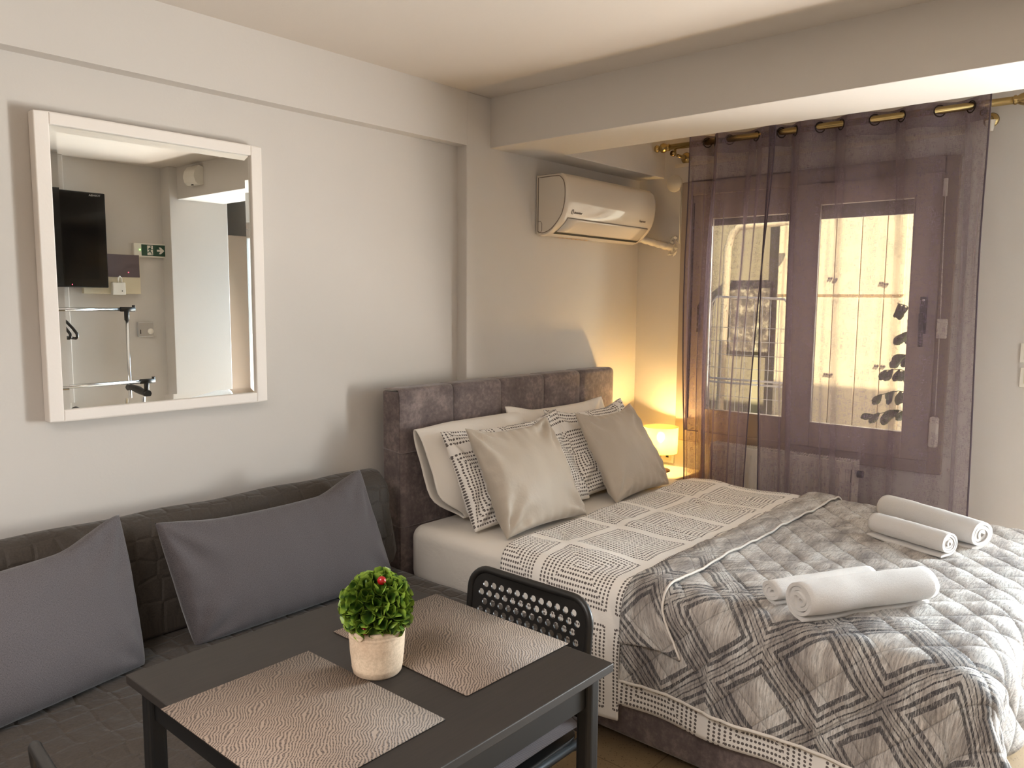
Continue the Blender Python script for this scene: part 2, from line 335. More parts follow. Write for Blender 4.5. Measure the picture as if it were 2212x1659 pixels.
# ------------------------------------------------------------------ mesh builder
class MB:
    def __init__(s): s.v = []; s.f = []; s.uv = {}; s.sm = []
    def add(s, vs, fs, smooth=False, uvs=None):
        o = len(s.v); s.v += [tuple(v) for v in vs]
        for f in fs:
            if uvs is not None: s.uv[len(s.f)] = [uvs[i] for i in f]
            s.f.append([i+o for i in f]); s.sm.append(smooth)
        return s
    def box(s, x0, x1, y0, y1, z0, z1):
        if x0 > x1: x0, x1 = x1, x0
        if y0 > y1: y0, y1 = y1, y0
        if z0 > z1: z0, z1 = z1, z0
        v = [(x0,y0,z0),(x1,y0,z0),(x1,y1,z0),(x0,y1,z0),(x0,y0,z1),(x1,y0,z1),(x1,y1,z1),(x0,y1,z1)]
        return s.add(v, [(3,2,1,0),(4,5,6,7),(0,1,5,4),(1,2,6,5),(2,3,7,6),(3,0,4,7)])
    def tube(s, pts, r, n=12, cap=True, radii=None):
        pts = [Vector(p) for p in pts]; rings = []; up = None
        for i, p in enumerate(pts):
            d = (pts[min(i+1, len(pts)-1)] - pts[max(i-1, 0)]).normalized()
            if up is None: up = Vector((0, 0, 1)) if abs(d.z) < .9 else Vector((1, 0, 0))
            a = d.cross(up).normalized(); b = a.cross(d).normalized(); up = b
            rr = radii[i] if radii else r
            rings.append([p + a*rr*cos(2*pi*k/n) + b*rr*sin(2*pi*k/n) for k in range(n)])
        vs = [v for R_ in rings for v in R_]; fs = []
        for i in range(len(pts)-1):
            for k in range(n): fs.append((i*n+k, i*n+(k+1) % n, (i+1)*n+(k+1) % n, (i+1)*n+k))
        s.add(vs, fs, True)
        if cap:
            s.add(rings[0], [tuple(range(n))[::-1]]); s.add(rings[-1], [tuple(range(n))])
        return s
    def lathe(s, prof, c=(0, 0, 0), n=32, axis='Z', close=False):
        vs = []; c = Vector(c)
        for r, h in prof:
            for k in range(n):
                a = 2*pi*k/n
                if axis == 'Z': p = Vector((r*cos(a), r*sin(a), h))
                elif axis == 'X': p = Vector((h, r*cos(a), r*sin(a)))
                else: p = Vector((r*cos(a), h, -r*sin(a)))
                vs.append(c+p)
        fs = []
        for i in range(len(prof)-1):
            for k in range(n): fs.append((i*n+k, i*n+(k+1) % n, (i+1)*n+(k+1) % n, (i+1)*n+k))
        return s.add(vs, fs, True)
    def sphere(s, c, r, nu=12, nv=8):
        return s.lathe([(max(r*sin(pi*i/nv), 1e-5), -r*cos(pi*i/nv)) for i in range(nv+1)], c, nu)
    def grid(s, nu, nv, fn, uvfn=None, smooth=True):
        vs = []; uvs = []
        for j in range(nv+1):
            for i in range(nu+1):
                a, b = i/nu, j/nv
                vs.append(fn(a, b)); uvs.append(uvfn(a, b) if uvfn else (a, b))
        fs = [(j*(nu+1)+i, j*(nu+1)+i+1, (j+1)*(nu+1)+i+1, (j+1)*(nu+1)+i) for j in range(nv) for i in range(nu)]
        return s.add(vs, fs, smooth, uvs)
    def prism(s, poly, axis, a, b, smooth=False):  # poly of 2D points, extruded along axis from a to b
        def P(p, h):
            return {'X': (h, p[0], p[1]), 'Y': (p[0], h, p[1]), 'Z': (p[0], p[1], h)}[axis]
        n = len(poly); s.add([P(p, a) for p in poly] + [P(p, b) for p in poly], [(i, (i+1) % n, n+(i+1) % n, n+i) for i in range(n)], smooth)
        s.add([P(p, a) for p in poly], [tuple(range(n))[::-1]]); s.add([P(p, b) for p in poly], [tuple(range(n))])
        return s
    def build(s, name, mat, parent=None, bevel=0, solid=0, sub=0, bseg=2, offset=0, recalc=True):
        me = bpy.data.meshes.new(name); me.from_pydata(s.v, [], s.f)
        me.polygons.foreach_set('use_smooth', s.sm)
        if s.uv:
            ul = me.uv_layers.new(name='UVMap')
            for pi_, poly in enumerate(me.polygons):
                if pi_ in s.uv:
                    for li, q in zip(poly.loop_indices, s.uv[pi_]): ul.data[li].uv = q
        if recalc:
            bm = bmesh.new(); bm.from_mesh(me)
            bmesh.ops.remove_doubles(bm, verts=bm.verts, dist=1e-6)
            bmesh.ops.recalc_face_normals(bm, faces=bm.faces); bm.to_mesh(me); bm.free()
        me.materials.append(mat if not isinstance(mat, str) else M[mat])
        o = bpy.data.objects.new(name, me); C.objects.link(o)
        if solid:
            m = o.modifiers.new('solid', 'SOLIDIFY'); m.thickness = solid; m.offset = offset
        if bevel:
            m = o.modifiers.new('bevel', 'BEVEL'); m.width = bevel; m.segments = bseg; m.limit_method = 'ANGLE'; m.angle_limit = radians(40)
        if sub:
            m = o.modifiers.new('sub', 'SUBSURF'); m.levels = sub; m.render_levels = sub
        if parent is not None: par(o, parent)
        return o
def par(o, parent):
    bpy.context.view_layer.update()
    o.parent = parent; o.matrix_parent_inverse = parent.matrix_world.inverted()
def tag(o, label=None, cat=None, group=None, kind=None):
    if label: o['label'] = label
    if cat: o['category'] = cat
    if group: o['group'] = group
    if kind: o['kind'] = kind
    return o
def thing(name, label, cat, loc=(0, 0, 0), group=None, rz=0):
    o = bpy.data.objects.new(name, None); o.empty_display_size = .05; C.objects.link(o); o.location = loc; o.rotation_euler = (0, 0, rz)
    return tag(o, label, cat, group)
def st(mb, name, mat, parent=None, **kw):
    o = mb.build(name, mat, parent, **kw)
    if parent is None: o['kind'] = 'structure'
    return o
def text(name, body, size, mat, Mx, parent, ext=.0004, align='CENTER'):
    cu = bpy.data.curves.new(name, 'FONT'); cu.body = body; cu.size = size; cu.extrude = ext; cu.align_x = align; cu.align_y = 'CENTER'
    to = bpy.data.objects.new(name+'_tmp', cu); C.objects.link(to); bpy.context.view_layer.update()
    me = bpy.data.meshes.new_from_object(to.evaluated_get(bpy.context.evaluated_depsgraph_get()))
    bpy.data.objects.remove(to)
    me.materials.clear(); me.materials.append(M[mat] if isinstance(mat, str) else mat)
    o = bpy.data.objects.new(name, me); C.objects.link(o); o.matrix_world = Mx
    if parent is not None: par(o, parent)
    return o
def basis(origin, x, y):
    x = Vector(x).normalized(); y = Vector(y).normalized(); z = x.cross(y)
    m = Matrix((x, y, z)).transposed().to_4x4(); m.translation = Vector(origin); return m
def N(x, y, z=0.0, s=1.0): return noise.noise(Vector((x*s, y*s, z)))
def sm(a, b, x):
    t = max(0, min(1, (x-a)/(b-a))); return t*t*(3-2*t)

# ================================================================== ROOM SHELL
XN, XF, YL, YR, ZC = -2.6, 4.06, 2.56, -.60, 2.40
YP = 2.622      # recessed wall panel behind the sofa
st(MB().box(XN-.15, XF+.25, -2.5, YL+.3, -.12, 0), 'floor', 'floor')
st(MB().box(XN-.15, XF+.25, -2.5, YL+.3, ZC, ZC+.12), 'ceiling', 'ceil')
st(MB().box(XN-.15, 2.605, YP, YP+.2, 0, 2.165), 'wall_left', 'wall')
st(MB().box(XN-.15, 2.605, YL, YP+.2, 2.165, ZC), 'trim_1', 'wall')
st(MB().box(2.605, XF+.25, YL, YP+.2, 0, ZC), 'wall_left_alcove', 'wall', bevel=.004)
st(MB().box(XN-.2, XN, -2.5, YL+.3, 0, ZC), 'wall_near', 'wall')
rt = MB().box(XN-.2, 2.70, YR-.2, YR, 0, ZC); st(rt, 'wall_right', 'wall')
st(MB().box(2.70, 3.146, -.9, -.466, 0, ZC), 'trim_2', 'wall', bevel=.004)
st(MB().box(3.0, 3.146, -2.5, -.9, 0, ZC), 'wall_right_passage', 'wall')
st(MB().box(3.0, XF+.25, -2.55, -2.4, 0, ZC), 'wall_right_end', 'wall')
st(MB().box(1.93, 2.035, YR-.01, YR+.045, 0, ZC), 'trim_3', 'wall', bevel=.006)
# window wall, with the window and an assumed balcony door cut out of it
W0, W1, WZ0, WZ1 = .865, 2.265, .67, 2.136
D0, D1, DZ = -1.05, .22, 2.12
ww = MB()
T = XF+.22
ww.box(XF, T, W1, YL+.05, 0, ZC); ww.box(XF, T, W0, W1, 0, WZ0); ww.box(XF, T, W0, W1, WZ1, ZC)
ww.box(XF, T, D1, W0, 0, ZC); ww.box(XF, T, D0, D1, DZ, ZC); ww.box(XF, T, -2.5, D0, 0, ZC)
st(ww, 'wall_far', 'wall')
# beams: one across the room, one along the left wall in the window bay
st(MB().box(2.76, 3.118, -.6, YL+.02, 2.174, ZC+.01), 'trim_4', 'wall', bevel=.003)
st(MB().box(3.11, XF+.01, 2.395, YL+.02, 2.174, ZC+.01), 'trim_5', 'wall', bevel=.003)

# ---- window
win = tag(bpy.data.objects.new('window_1', None), kind='structure'); C.objects.link(win); win.location = (XF, 1.56, WZ0)
def rect_frame(mb, x0, x1, y0, y1, z0, z1, wdt, wb=None, wt=None):
    wb = wb or wdt; wt = wt or wdt
    mb.box(x0, x1, y0, y0+wdt, z0, z1); mb.box(x0, x1, y1-wdt, y1, z0, z1)
    mb.box(x0, x1, y0+wdt, y1-wdt, z0, z0+wb); mb.box(x0, x1, y0+wdt, y1-wdt, z1-wt, z1); return mb
rect_frame(MB(), XF-.022, XF+.06, W0, W1, WZ0, WZ1, .062, .062, .075).build('window_frame', 'frame', win, bevel=.004)
rect_frame(MB(), XF+.0, XF+.045, 1.50+.03, 2.206, .728, 2.064, .115, .135, .136).build('sash', 'frame', win, bevel=.004)
sash_l = bpy.context.scene.collection.objects[-1]
rect_frame(MB(), XF-.034, XF+.0, .924, 1.60, .730, 2.064, .118, .128, .108).build('sash', 'frame', win, bevel=.004)
sash_r = bpy.context.scene.collection.objects[-1]
MB().box(XF+.018, XF+.024, 1.63, 2.09, .865, 1.93).build('pane', 'glass', sash_l)
MB().box(XF-.020, XF-.014, 1.04, 1.50, .855, 1.96).build('pane', 'glass', sash_r)
MB().box(XF+.062, XF+.085, W0+.06, W1-.06, 1.895, 2.08).build('roller_shutter', plain('shutter_slats', (120, 110, 104), .5), win)
MB().box(XF-.0, XF+.012, 2.192, 2.200, .80, 2.02).build('seal_strip', 'dark', win)
hd = MB(); hd.box(XF-.046, XF-.034, .962, .992, 1.33, 1.50); hd.tube([(XF-.05, .977, 1.42), (XF-.075, .977, 1.42), (XF-.08, .975, 1.36), (XF-.08, .972, 1.27)], .011, 10)
hd.build('window_handle', 'blackplastic', sash_r, bevel=.004)
MB().lathe([(.001, 0), (.006, 0), (.006, .003), (.001, .003)], (XF-.050, .977, 1.485), 12, 'X').build('screw', 'chrome', win)
hd2 = MB().tube([(XF-.01, 2.13, 1.46), (XF-.03, 2.13, 1.44), (XF-.03, 2.13, 1.30)], .012, 8); hd2.build('window_handle', 'blackplastic', sash_l)
# ---- balcony door, out of view, assumed from the light in the room
dr = tag(bpy.data.objects.new('assumed_door_1', None), kind='structure'); C.objects.link(dr); dr.location = (XF, -.4, 0)
rect_frame(MB(), XF+.02, XF+.09, D0, D1, 0, DZ, .06).build('door_frame', 'frame', dr, bevel=.004)
rect_frame(MB(), XF+.03, XF+.08, D0+.06, D0+.64, .06, DZ-.06, .07).build('sash', 'frame', dr, bevel=.004)
rect_frame(MB(), XF+.03, XF+.08, D0+.64, D1-.06, .06, DZ-.06, .07).build('sash', 'frame', dr, bevel=.004)
MB().box(XF+.05, XF+.055, D0+.12, D0+.57, .12, DZ-.12).build('pane', 'glass', dr)
MB().box(XF+.05, XF+.055, D0+.70, D1-.12, .12, DZ-.12).build('pane', 'glass', dr)

# ================================================================== WALL MIRROR
mir = thing('wall_mirror', 'large rectangular mirror in a white wooden frame on the left wall', 'mirror', (1.2, 2.58, 1.09))
mx0, mx1, mz0, mz1 = .842, 1.576, 1.092, 2.005; my = 2.578
fw_ = .042
fr = MB()
for (ax0, ax1, az0, az1) in ((mx0, mx0+fw_, mz0, mz1), (mx1-fw_, mx1, mz0, mz1), (mx0+fw_, mx1-fw_, mz0, mz0+fw_*.8), (mx0+fw_, mx1-fw_, mz1-fw_*.8, mz1)):
    fr.box(ax0, ax1, my, YP-.002, az0, az1)
fr.build('frame', 'mframe', mir, bevel=.003)
ix0, ix1, iz0, iz1 = mx0+fw_, mx1-fw_, mz0+.032, mz1-.032; bw = .021; gy = my+.010
g = MB(); g.add([(ix0+bw, gy, iz0+bw), (ix1-bw, gy, iz0+bw), (ix1-bw, gy, iz1-bw), (ix0+bw, gy, iz1-bw)], [(0, 1, 2, 3)])
bv = [(ix0, gy+.0011, iz0), (ix1, gy+.0011, iz0), (ix1, gy+.0011, iz1), (ix0, gy+.0011, iz1), (ix0+bw, gy, iz0+bw), (ix1-bw, gy, iz0+bw), (ix1-bw, gy, iz1-bw), (ix0+bw, gy, iz1-bw)]
g.build('mirror_glass', 'mirror', mir, recalc=False)
b2 = MB(); b2.add(bv, [(0, 1, 5, 4), (1, 2, 6, 5), (2, 3, 7, 6), (3, 0, 4, 7)]); b2.build('bevelled_edge', 'mirror', mir, recalc=False)

# ================================================================== SOFA
sofa = thing('sofa', 'low armless sofa in a charcoal quilted cover along the left wall', 'sofa', (.6, 1.9, 0))
def rounded(poly, r, n=5):
    out = []; L = len(poly)
    for i in range(L):
        p0, p1, p2 = Vector(poly[i-1]), Vector(poly[i]), Vector(poly[(i+1) % L])
        rr = r[i] if isinstance(r, (list, tuple)) else r
        a = (p0-p1); b = (p2-p1); rr_ = min(rr, a.length*.49, b.length*.49); a.normalize(); b.normalize()
        if rr_ < 1e-5: out.append(tuple(p1)); continue
        s0, s1 = p1+a*rr_, p1+b*rr_
        for k in range(n+1):
            t = k/n; q = (1-t)**2*s0 + 2*t*(1-t)*p1 + t*t*s1; out.append(tuple(q))
    return out
def resample(poly, step):
    out = []; L = len(poly)
    for i in range(L):
        a, b = Vector(poly[i]), Vector(poly[(i+1) % L]); n = max(1, int((b-a).length/step))
        for k in range(n): out.append(tuple(a+(b-a)*k/n))
    return out
def padded(poly, x0, x1, nx, puff, seed, endr=.03, wr=.004):
    """soft upholstered body: closed profile (y,z) swept along x with rounded ends"""
    mb = MB(); poly = resample(poly, .03); n = len(poly); cy = sum(p[0] for p in poly)/n; cz = sum(p[1] for p in poly)/n
    xs = [x0 + (x1-x0)*i/nx for i in range(nx+1)]; vs = []; uvs = []
    for i, x in enumerate(xs):
        e = min(x-x0, x1-x); sh = 0 if e > endr else endr*(1-sqrt(max(0, 1-((endr-e)/endr)**2)))
        acc = 0
        for k, p in enumerate(poly):
            dy, dz = p[0]-cy, p[1]-cz; L = sqrt(dy*dy+dz*dz); d = N(x, p[0]*2+p[1], seed, 5)*wr*2
            y = p[0] - dy/L*(sh-d); z = p[1] - dz/L*(sh-d)
            vs.append((x, y, z)); 
            if k: acc += (Vector(poly[k])-Vector(poly[k-1])).length
            uvs.append((x, acc))
    fs = [(i*n+k, i*n+(k+1) % n, (i+1)*n+(k+1) % n, (i+1)*n+k) for i in range(nx) for k in range(n-1)]
    mb.add(vs, fs, True, uvs)
    mb.add([v for i in range(nx+1) for v in (vs[i*n+n-1], vs[i*n])], [(2*i, 2*i+1, 2*i+3, 2*i+2) for i in range(nx)], True, [(v[0], 0) for i in range(nx+1) for v in (vs[i*n+n-1], vs[i*n])])
    for i in (0, nx):
        ring = vs[i*n:(i+1)*n]; mb.add(ring, [tuple(range(n))], False, [(p[1], p[2]) for p in ring])
    return mb
padded(rounded([(1.445, .20), (2.42, .20), (2.42, .43), (1.445, .435)], [.03, .03, .03, .06]), -1.1, 1.955, 110, 0, 1.3, .04, .005).build('seat', 'cover', sofa)
padded(rounded([(2.33, .43), (2.45, .43), (2.535, .730), (2.50, .792), (2.42, .792), (2.372, .738)], [.02, .02, .03, .03, .03, .05]), -1.1, 1.995, 110, 0, 4.1, .035, .004).build('backrest', 'cover', sofa)
for x in (-1.0, 1.85):
    for y in (1.50, 2.34):
        MB().box(x-.025, x+.025, y-.025, y+.025, 0, .205).build('leg', 'blackplastic', sofa, bevel=.004)

# ================================================================== PILLOWS
def pillow(name, w, h, t, o, xd, up, mat, seed, shear=0, parent=None, pinch=.05, sag=.0, nu=56, nv=44, wr=.010, uvo=(0, 0), bend=0, crease=.006, tl=0, tr=0, fullp=.42, seam=True):
    xd = Vector(xd).normalized(); up = Vector(up); up = (up - xd*up.dot(xd)).normalized(); nd = xd.cross(up)   # nd faces the viewer side
    o = Vector(o)
    def fn(side):
        def F(a, b):
            u, v = 2*a-1, 2*b-1
            # denser sampling near the rim
            u = math.copysign(1-(1-abs(u))**1.25, u); v = math.copysign(1-(1-abs(v))**1.25, v)
            X = w/2*u*(1-pinch*(1-v*v)*abs(u)**2); Y = h/2*v*(1-pinch*1.2*(1-u*u)*abs(v)**2)
            e = max(0, (1-u*u))*max(0, (1-v*v))
            T = t/2*e**fullp*(1+.22*(-v))
            n = N(X*5, Y*5, seed+side*9, 1)*wr*1.6*min(1, e*3) + N(X*16, Y*16, seed+side*5, 1)*wr*.5*min(1, e*6)
            # creases radiating from the corners and short gathers along the rim
            for cu, cv in ((1, 1), (-1, 1), (1, -1), (-1, -1)):
                du, dv = (cu-u)*w/2, (cv-v)*h/2; r = sqrt(du*du+dv*dv)+1e-6; ang = math.atan2(abs(dv), abs(du))
                n += crease*sin(ang*9+seed*3+cu*2+cv)*math.exp(-((r-.10)/.09)**2)
            n += crease*.6*sin(X*110+seed)*math.exp(-((1-abs(v))*h/2/.035)**1.0)*min(1, e*14)
            n += crease*.6*sin(Y*110+seed)*math.exp(-((1-abs(u))*w/2/.035)**1.0)*min(1, e*14)
            ear = tl*sm(.45, 1, -u)*sm(.45, 1, v) + tr*sm(.45, 1, u)*sm(.45, 1, v)
            Y += ear
            Y -= sag*(1-u*u)*sm(0, 1, v)
            X += shear*(v+1)*h/2
            z = side*T + n*(1 if side > 0 else -1)*min(1, e*20) + bend*(v+1)**2*h*.25
            return o + xd*X + up*(Y+h/2) + nd*z
        return F
    mb = MB()
    for side in (1, -1):
        mb.grid(nu, nv, fn(side), lambda a, b: (uvo[0]+w/2+w/2*math.copysign(1-(1-abs(2*a-1))**1.25, 2*a-1), uvo[1]+h/2+h/2*math.copysign(1-(1-abs(2*b-1))**1.25, 2*b-1)))
    return mb.build(name, mat, parent)
tag(pillow('bolster_cushion', .775, .375, .17, (1.470, 2.210, .425), (1, .012, 0), (0, .24, .97), 'cushion', 3.1, shear=-.17, pinch=.012, fullp=.33, wr=.006, crease=.005, tr=.05, tl=.012, sag=.015),
    'long dark grey cushion on the sofa, beside the bed headboard', 'cushion', 'dark grey sofa cushions')
tag(pillow('bolster_cushion', .78, .385, .17, (.545, 2.120, .425), (1, .20, 0), (-.02, .32, .95), 'cushion', 7.7, shear=.09, pinch=.012, fullp=.33, wr=.006, crease=.005, tr=.05, tl=.012, sag=.015),
    'long dark grey cushion on the sofa, under the wall mirror at the left edge', 'cushion', 'dark grey sofa cushions')

# ================================================================== BED
bed = thing('bed', 'double bed with tall brown-grey suede headboard and white fitted mattress', 'bed', (2.9, 1.4, 0))
BX0, BX1, HB0, HB1 = 2.10, 3.66, 2.44, 2.556
hb = MB()
nseg = 5; ww_ = (BX1-BX0)/nseg
MB().box(BX0+.01, BX1-.01, HB0+.02, HB1, .02, 1.085).build('headboard', 'suede', bed, bevel=.012, bseg=3)
def panel(x0, x1, z0, z1, name='headboard_panel'):
    mb = MB()
    prof = rounded([(HB1-.002, z1-.006), (HB0, z1), (HB0, z0), (HB1-.03, z0)], [0, .028, .008, 0], 6)
    nx = 14; zs = prof; n = len(zs); vs = []
    for i in range(nx+1):
        x = x0+(x1-x0)*i/nx; e = min(x-x0, x1-x); d = .0085*(1-sm(0, .016, e))
        for y, z in zs: vs.append((x, y + d*(1 if y < HB0+.03 else .0), z - (d*.6 if z > z1-.04 else 0)))
    fs = [(i*n+k, i*n+k+1, (i+1)*n+k+1, (i+1)*n+k) for i in range(nx) for k in range(n-1)]
    mb.add(vs, fs, True); o = mb.build(name, 'suede', bed); return o
edges = [2.10, 2.412, 2.725, 3.045, 3.345, 3.66]
for a, b in zip(edges[:-1], edges[1:]):
    panel(a+.001, b-.001, .02, 1.105)
# wrapped left and right ends, with their two horizontal seams
for (xa, sgn) in ((BX0, 1), (BX1, -1)):
    mb = MB(); zz = [.02, .50, .505, .825, .83, 1.095]
    mb.box(xa, xa+sgn*.02, HB0+.012, HB1, .02, 1.09); mb.build('headboard_end', 'suede', bed, bevel=.008)
    for z in (.52, .835): 
        sm_ = MB(); sm_.tube([(xa-sgn*.001, HB1, z+.012), (xa-sgn*.001, HB0+.012, z), (xa+sgn*.01, HB0-.001, z), (xa+sgn*.22, HB0-.001, z)], .0022, 6)
        sm_.build('seam', 'suede', bed)
MB().box(2.10, 3.68, .36, HB0, .035, .30).build('bed_base', 'suede', bed, bevel=.02, bseg=3)
for x in (2.2, 3.58):
    for y in (.52, 2.35): MB().box(x-.03, x+.03, y-.03, y+.03, 0, .04).build('leg', 'blackplastic', bed)
MX0, MX1, MY0, MY1, MZ0, MZ1 = 2.125, 3.675, .350, 2.43, .285, .535
mat_ = MB().box(MX0, MX1, MY0, MY1, MZ0, MZ1).build('mattress', 'sheet', bed, bevel=.055, bseg=6)
for p in mat_.data.polygons: p.use_smooth = True

PX0 = 2.098
def prof(s, d, drop_flare=.0):
    """bed cross-section: s=0 at the left rim of the flat top, s<0 goes down the left side. returns x,z,nx,nz"""
    R_ = .06; top = MZ1+.004; xl = PX0; wtop = MX1-PX0-2*R_
    def left(s_):
        a = -s_/(R_+d)
        if a < pi/2: return (-(R_+d)*sin(a), (R_+d)*cos(a)-R_, -sin(a), cos(a))
        dd = -s_-(R_+d)*pi/2
        return (-(R_+d)-drop_flare*dd, -R_-dd, -1, drop_flare)
    if s < 0:
        x, z, nx, nz = left(s); return xl+R_+x, top+z, nx, nz
    if s > wtop:
        x, z, nx, nz = left(wtop-s); return xl+R_+wtop-x, top+z, -nx, nz
    return xl+R_+s, top+d, 0, 1
WT = MX1-PX0-.12
def side_z(z, d): # s value that reaches height z on the left side
    R_ = .06; return -((R_+d)*pi/2 + (MZ1+.004-R_-z))
# dotted duvet cover, lower layer that shows under the quilt, and the turned-down band above it
def duvet_fn(y0, y1, d, zl, seed, flare, wr, zr=.30, wav=.012):
    s0 = side_z(zl, d); s1 = WT - side_z(zr, d)
    def F(a, b):
        s = s0+(s1-s0)*a; y = y0+(y1-y0)*b
        x, z, nx, nz = prof(s, d, flare)
        X = PX0+.06+s
        dsp = N(X*3.2, y*3.2, seed)*wr + abs(N(X*7+N(X*3, y*3, 2)*1.5, y*5, seed+4))*wr*1.1
        hang = max(0, -s-.08)
        dsp += wav*hang/.35*sin(y*17+seed)*1.0
        yy = y
        if b > .999: pass
        return (x+nx*dsp, yy + .018*N(X*2.0, seed)*(1 if y > 1.5 else 0) - (.05*sm(.35, 0, s+.15)*(1 if y1 > 1.8 else 0))*b - .12*sm(.0, .42, hang)*(b if y1 > 1.8 else 0), z+nz*dsp)
    def UV(a, b): return (PX0+.06+s0+(s1-s0)*a, y0+(y1-y0)*b)
    return F, UV
duv = thing('duvet', 'white duvet cover with grey dotted squares, folded down across the bed', 'duvet', (2.9, 1.2, .55))
F, UV = duvet_fn(.345, 1.40, .006, .165, 3.3, .06, .003)
MB().grid(150, 70, F, UV).build('under_layer', 'dots', duv, solid=.004)
F, UV = duvet_fn(1.335, 1.915, .016, .108, 8.3, .05, .014)
MB().grid(190, 64, F, UV).build('turned_down_band', 'dots', duv, solid=.010)
# quilt
def quilt_puff(X, Y):
    k = pi/.10; a = (X+Y)*.70710678; b = (X-Y)*.70710678
    return (abs(sin(a*k))*abs(sin(b*k)))**.30
def quilt_pt(s, t, d, y_top=1.315, puff=.010):
    """s across (negative = down the left side), t along, measured from the upper edge towards the foot"""
    yf = .335; R_ = .06
    flat = y_top - (yf+R_)          # length until foot rim
    ht = t-flat; hs = -s
    X = PX0+.06+s; Y = y_top-t
    pf = quilt_puff(X, Y)*puff + N(X*6, Y*6, 5.5)*.007 + N(X*15, Y*22, 1.5)*.0035
    top = MZ1+.004
    if ht <= 0 or s >= 0 or hs <= 0:
        if ht <= 0:
            x, z, nx, nz = prof(s, d, .09 if s < 0 else .05)
            hang = max(0, -s-.08)
            pf += .018*(hang/.35)*sin(Y*14+1)
            if ht <= 0: return Vector((x+nx*pf, Y, z+nz*pf))
        # over the foot
        a = ht/(R_+d)
        if a < pi/2: oy, oz, ny, nz2 = -(R_+d)*sin(a), (R_+d)*cos(a)-R_, -sin(a), cos(a)
        else:
            dd = ht-(R_+d)*pi/2; oy, oz, ny, nz2 = -(R_+d)-.10*dd-.02*sin(X*13)*dd/.2, -R_-dd, -1, .1
        xx, zz, nx, nz = prof(max(s, 0), d)
        if s > WT: return Vector((xx+nx*pf, yf+R_+oy+ny*pf, zz-top-d+top+oz+nz2*pf))
        return Vector((xx, yf+R_+oy+ny*pf, top+oz+nz2*pf))
    # corner: polar drape
    rho = sqrt(hs*hs+ht*ht); th = math.atan2(ht, hs); a = rho/(R_+d)
    fl = .09 + .62*sm(0, 1, sin(2*th)**2)*(.55+.45*sin(th)) + .04*sin(th*7)
    if a < pi/2: h, z, nh, nz = (R_+d)*sin(a), (R_+d)*cos(a)-R_, sin(a), cos(a)
    else:
        dd = rho-(R_+d)*pi/2; h, z, nh, nz = (R_+d)+fl*dd, -R_-dd*sqrt(max(.2, 1-fl*fl*.6)), 1, .15
    cx, cy = PX0+R_, yf+R_
    h += nh*pf
    return Vector((cx-h*cos(th), cy-h*sin(th), top+z+nz*pf))
sprd = thing('quilt', 'grey and white quilted bedspread with diamond stitching over the foot of the bed', 'bedspread', (2.9, .9, .55))
d_ = .026; s0 = side_z(.262, d_); s1 = WT-side_z(.34, d_); tmax = 1.315-(.335+.06)+.09+.24
def QF(a, b): return quilt_pt(s0+(s1-s0)*a, tmax*b, d_)
def QUV(a, b): return (PX0+.06+s0+(s1-s0)*a, 1.315-tmax*b)
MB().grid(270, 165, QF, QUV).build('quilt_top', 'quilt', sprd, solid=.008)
# folded-back upper border with its piping
def BF(a, b):
    s = (s0+.10)+(s1-.05-s0-.10)*a; wdt = .13+.05*sm(-.05, -.3, s)
    t = -.006 + wdt*b
    p = quilt_pt(s, t, d_+.014+.010*sin(pi*b), puff=.006)
    if s < -.1: p.y -= .05*sm(-.1, -.35, s)*b
    return p
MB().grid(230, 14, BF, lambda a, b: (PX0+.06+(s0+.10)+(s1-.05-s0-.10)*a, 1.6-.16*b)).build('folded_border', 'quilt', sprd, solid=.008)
pip = MB(); pip.tube([BF(i/160, 1.0)+Vector((0, 0, .004)) for i in range(161)], .0042, 6); pip.tube([QF(i/200, 0)+Vector((0, .002, .004)) for i in range(20, 201)], .003, 6)
pip.tube([QF(0, i/120)+Vector((-.002, 0, -.002)) for i in range(121)], .006, 6); pip.tube([QF(i/200, 1) for i in range(201)], .004, 6)
pip.build('piping', 'piping', sprd)

# pillows on the bed
def open_case(name, w, h, t, o, xd, up, mat, seed):
    """pillow inside a case whose left mouth stays open"""
    xd = Vector(xd).normalized(); up = Vector(up); up = (up-xd*up.dot(xd)).normalized(); nd = xd.cross(up); o = Vector(o)
    n = 56; m = 44
    def F(a, b):
        ang = 2*pi*b; u = a
        T = t*(.34+.66*sm(0, .30, u))*(1-sm(.72, 1.0, u))**.55+.004 if u < .999 else .003
        H = h/2*(1-.05*sm(.3, 0, u))*(1 - .03*sm(.85, 1, u))
        ce, se = cos(ang), sin(ang)
        Y = H*math.copysign(abs(se)**.72, se); Z = T/2*math.copysign(abs(ce)**1.0, ce)
        nn = N(u*3, Y*7, seed)*.014*(sm(0, .2, u)) + .0018*sin(Y*40+seed)*math.exp(-(u/.22)**2)
        Y -= .03*(1-sm(0, .25, u))*sm(0, -1, se)*0
        X = -w/2+w*u + .13*(1-sm(0, .45, u))*sm(.1, 1, -se)**1.6 - .012*(1-sm(0, .2, u))*max(0, se)
        return o + xd*X + up*(Y+h/2) + nd*(Z+nn*ce)
    return MB().grid(n, m, F, lambda a, b: (a*w, b*h*2)).build(name, mat, None, solid=.003)
tag(open_case('pillow', .68, .42, .15, (2.485, 2.245, .555), (1, -.01, 0), (0, .36, .93), 'sheet', 2.0),
    'plain white pillow with open pillowcase end, against the left of the headboard', 'pillow', 'pillows on the bed')
tag(pillow('pillow', .78, .42, .14, (3.10, 2.27, .55), (1, 0, 0), (0, .32, .95), 'sheet', 5.0, pinch=.03, tl=.03, tr=.01),
    'plain white pillow mostly hidden behind the right dotted pillow', 'pillow', 'pillows on the bed')
